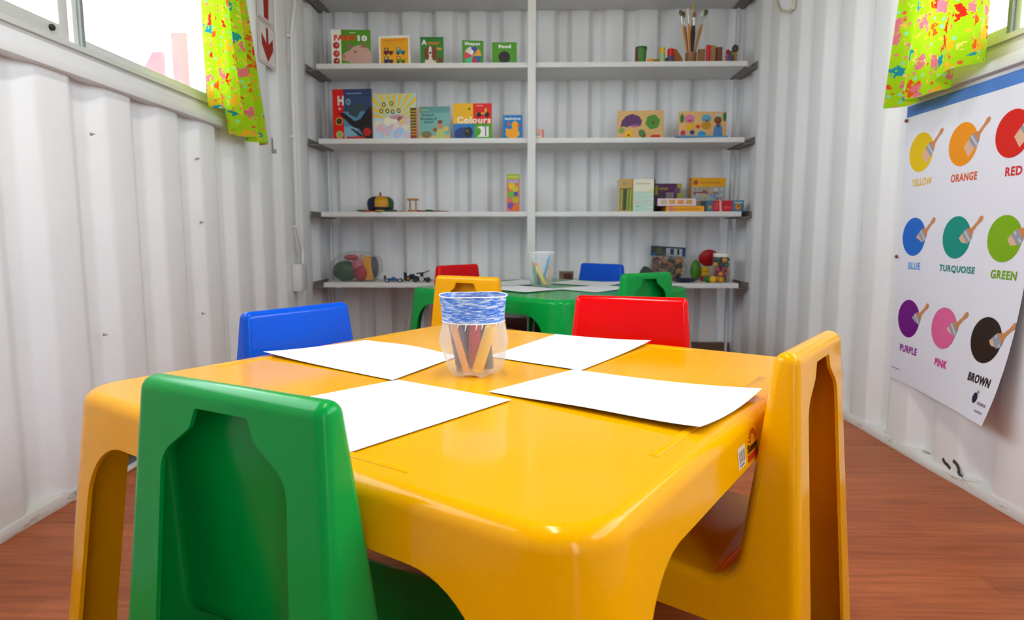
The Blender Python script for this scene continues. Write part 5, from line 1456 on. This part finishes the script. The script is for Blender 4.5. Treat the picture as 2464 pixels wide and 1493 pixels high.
def sm(a, b, x): x = min(1, max(0, (x - a) / (b - a))); return x * x * (3 - 2 * x)
curtain(-1, 'lime green printed curtain hanging at the far end of the left window',
        lambda t: 2.30 - 0.05 * sm(0, 0.9, t), lambda t: 2.47 + 0.245 * t ** 1.15,
        lambda s: 1.132 - 0.018 * s - 0.070 * sm(0.30, 0.46, s), folds=3.6, amp=0.030)
curtain(1, 'lime green printed curtain bunched at the far end of the right window',
        lambda t: 1.620 + 0.0 * t, lambda t: 1.93 + 0.095 * t ** 1.3,
        lambda s: 1.118 - 0.058 * sm(0.05, 0.75, s) - 0.006 * s, folds=3.0, amp=0.026, ph=0.8)
bm = bmesh.new()
for sd, y0, y1 in ((-1, LWIN[0] - 0.1, LWIN[3] and 2.95), (1, RWIN[0] - 0.1, 2.30)):
    bm = bmesh.new(); tube(bm, [(0, y0, 0), (0, y1, 0)], 0.008, 10)
    o = obj('curtain_rod', bm, WHITE); o.location = (sd * 1.13, 0, 2.07)
    tag(o, 'white curtain rod above the %s window' % ('left' if sd < 0 else 'right'), 'curtain rod')

# ------------------------------------------------------------------ colour poster on the right wall
PY0, PW, PZ0, PH = 2.082, 0.548, 1.068, 0.846           # far top corner, width, top, height
def pfn(u, v, e):
    """u from the far edge towards the camera, v from the bottom edge upwards"""
    s = min(1.0, max(0.0, u / PW)); d = 1 - v / PH
    lift = 0.080 * s ** 1.4 * max(0.0, d) ** 4
    return Vector((1.1655 - lift - e, PY0 - u, PZ0 - PH + v - 0.012 * lift))
po = empty('colour_poster', (1.1655, PY0, PZ0), 0, 'colour chart poster of nine paint spots with brushes on the right wall', 'poster')
bm = bmesh.new(); NU, NV = 24, 40
g = [[bm.verts.new(pfn(PW * i / NU, PH * j / NV, 0)) for j in range(NV + 1)] for i in range(NU + 1)]
for i in range(NU):
    for j in range(NV): bm.faces.new([g[i][j], g[i + 1][j], g[i + 1][j + 1], g[i][j + 1]])
for f in bm.faces: f.smooth = True
a = Art()
n = 14
for k in range(n):
    u0, u1 = PW * k / n, PW * (k + 1) / n; a.rect(u0, PH - 0.033, u1, PH, ink(80, 128, 205))
def spot_art(u, z, tz, col, tcol, word, tw):
    v = z - (PZ0 - PH)
    a.disc(u, v, 0.0585, ink(*col), 0.0575, n=40, fan=True)
    if word in ('PINK',): a.disc(u + 0.022, v - 0.03, 0.014, ink(225, 60, 150), 0.022, 0.5, fan=True)
    ca, sa = math.cos(math.radians(43)), math.sin(math.radians(43))
    def Q(p, q): return (u + 0.020 + p * ca - q * sa, v - 0.018 + p * sa + q * ca)
    a.poly([Q(-0.008, -0.017), Q(0.020, -0.018), Q(0.020, 0.018), Q(-0.004, 0.017)], ink(222, 180, 150))
    a.poly([Q(0.020, -0.0185), Q(0.043, -0.0175), Q(0.043, 0.0175), Q(0.020, 0.0185)], ink(150, 152, 165))
    a.poly([Q(0.030, -0.0185), Q(0.036, -0.0180), Q(0.036, 0.0180), Q(0.030, 0.0185)], ink(195, 197, 205))
    a.poly([Q(0.043, -0.0165), Q(0.056, -0.007), Q(0.056, 0.007), Q(0.043, 0.0165)], ink(205, 135, 80))
    a.poly([Q(0.056, -0.006), Q(0.080, -0.0045), Q(0.098, -0.0075), Q(0.106, -0.004), Q(0.106, 0.004), Q(0.098, 0.0075), Q(0.080, 0.0045), Q(0.056, 0.006)], ink(208, 140, 88))
    a.text(word, u + 0.014, tz - (PZ0 - PH) - 0.011, 0.022, ink(*tcol), w=tw, bold=0.035)
U = (0.087, 0.274, 0.455)
for u, z, tz, col, tcol, word, tw in (
    (U[0], 0.921, 0.833, (232, 195, 0), (235, 190, 40), 'YELLOW', 0.098), (U[1], 0.919, 0.831, (240, 150, 15), (225, 95, 40), 'ORANGE', 0.106), (U[2], 0.920, 0.830, (215, 28, 15), (215, 45, 45), 'RED', 0.055),
    (U[0] - 0.005, 0.671, 0.583, (25, 105, 205), (95, 165, 230), 'BLUE', 0.062), (U[1] + 0.006, 0.670, 0.583, (10, 145, 130), (20, 140, 130), 'TURQUOISE', 0.150), (U[2] + 0.006, 0.668, 0.580, (125, 175, 5), (120, 170, 20), 'GREEN', 0.090),
    (U[0] + 0.002, 0.422, 0.328, (115, 5, 130), (150, 30, 150), 'PURPLE', 0.098), (U[1] - 0.003, 0.419, 0.322, (225, 100, 155), (220, 40, 150), 'PINK', 0.062), (U[2], 0.416, 0.318, (45, 24, 20), (45, 25, 25), 'BROWN', 0.094)):
    spot_art(u, z, tz, col, tcol, word, tw)
for k in range(5): a.rect(0.015 + 0.010 * k, 0.034, 0.0225 + 0.010 * k, 0.037, ink(70, 150, 160))
a.disc(PW - 0.072, 0.052, 0.010, ink(35, 30, 60), 0.013, fan=True); a.disc(PW - 0.066, 0.068, 0.004, ink(120, 160, 120))
for k in range(4): a.rect(PW - 0.055 + 0.010 * k, 0.040, PW - 0.0475 + 0.010 * k, 0.047, ink(150, 145, 165))
for k in range(4): a.rect(PW - 0.055 + 0.009 * k, 0.022, PW - 0.0475 + 0.009 * k, 0.027, ink(150, 145, 165))
a.clip(PW, PH)
a.emit(bm, pfn, 1)
for v in bm.verts: v.co -= Vector((1.1655, PY0, PZ0))
obj('printed_sheet', bm, [mat('poster_paper', (0.80, 0.80, 0.88), 0.3, 0.4)] + a.mats, po, None)
for px, py, w_ in ((2182, 291, 'upper'), (2158, 618, 'lower')):
    v = atx(px, py, 1.163); bm = bmesh.new(); lathe(bm, [(0.0055, 0), (0.005, 0.004), (0.002, 0.006)], 12, M((0, 0, 0), (0, -PI / 2, 0)))
    o = obj('drawing_pin', bm, ink(135, 60, 45)); o.location = v; tag(o, w_ + ' brown drawing pin at the far edge of the colour poster', 'drawing pin')

# chipped paint scuffs low on the right wall
def scuff(name, label, pts, w):
    a = Art(); a.line([(p[0], p[1]) for p in pts], w, ink(70, 68, 62))
    bm = bmesh.new(); a.emit(bm, lambda u, v, e: Vector((1.1712 - e, u, v)), 0)
    ret = bmesh.ops.extrude_face_region(bm, geom=bm.faces[:]); bmesh.ops.translate(bm, vec=(0.0012, 0, 0), verts=[q for q in ret['geom'] if isinstance(q, bmesh.types.BMVert)])
    o = obj(name, bm, a.mats, None, None); tag(o, label, 'scuff', 'scuffs on the right wall')
def wp(px, py): v = atx(px, py, 1.1712); return (v.y, v.z)
scuff('paint_scuff', 'upper dark paint scuff low on the right wall', [wp(2268, 1104), wp(2273, 1114), wp(2280, 1120), wp(2286, 1129)], 0.010)
scuff('paint_scuff', 'curved dark paint scuff nearest the floor on the right wall', [wp(2293, 1109), wp(2302, 1118), wp(2307, 1131), wp(2306, 1141), wp(2316, 1150)], 0.010)
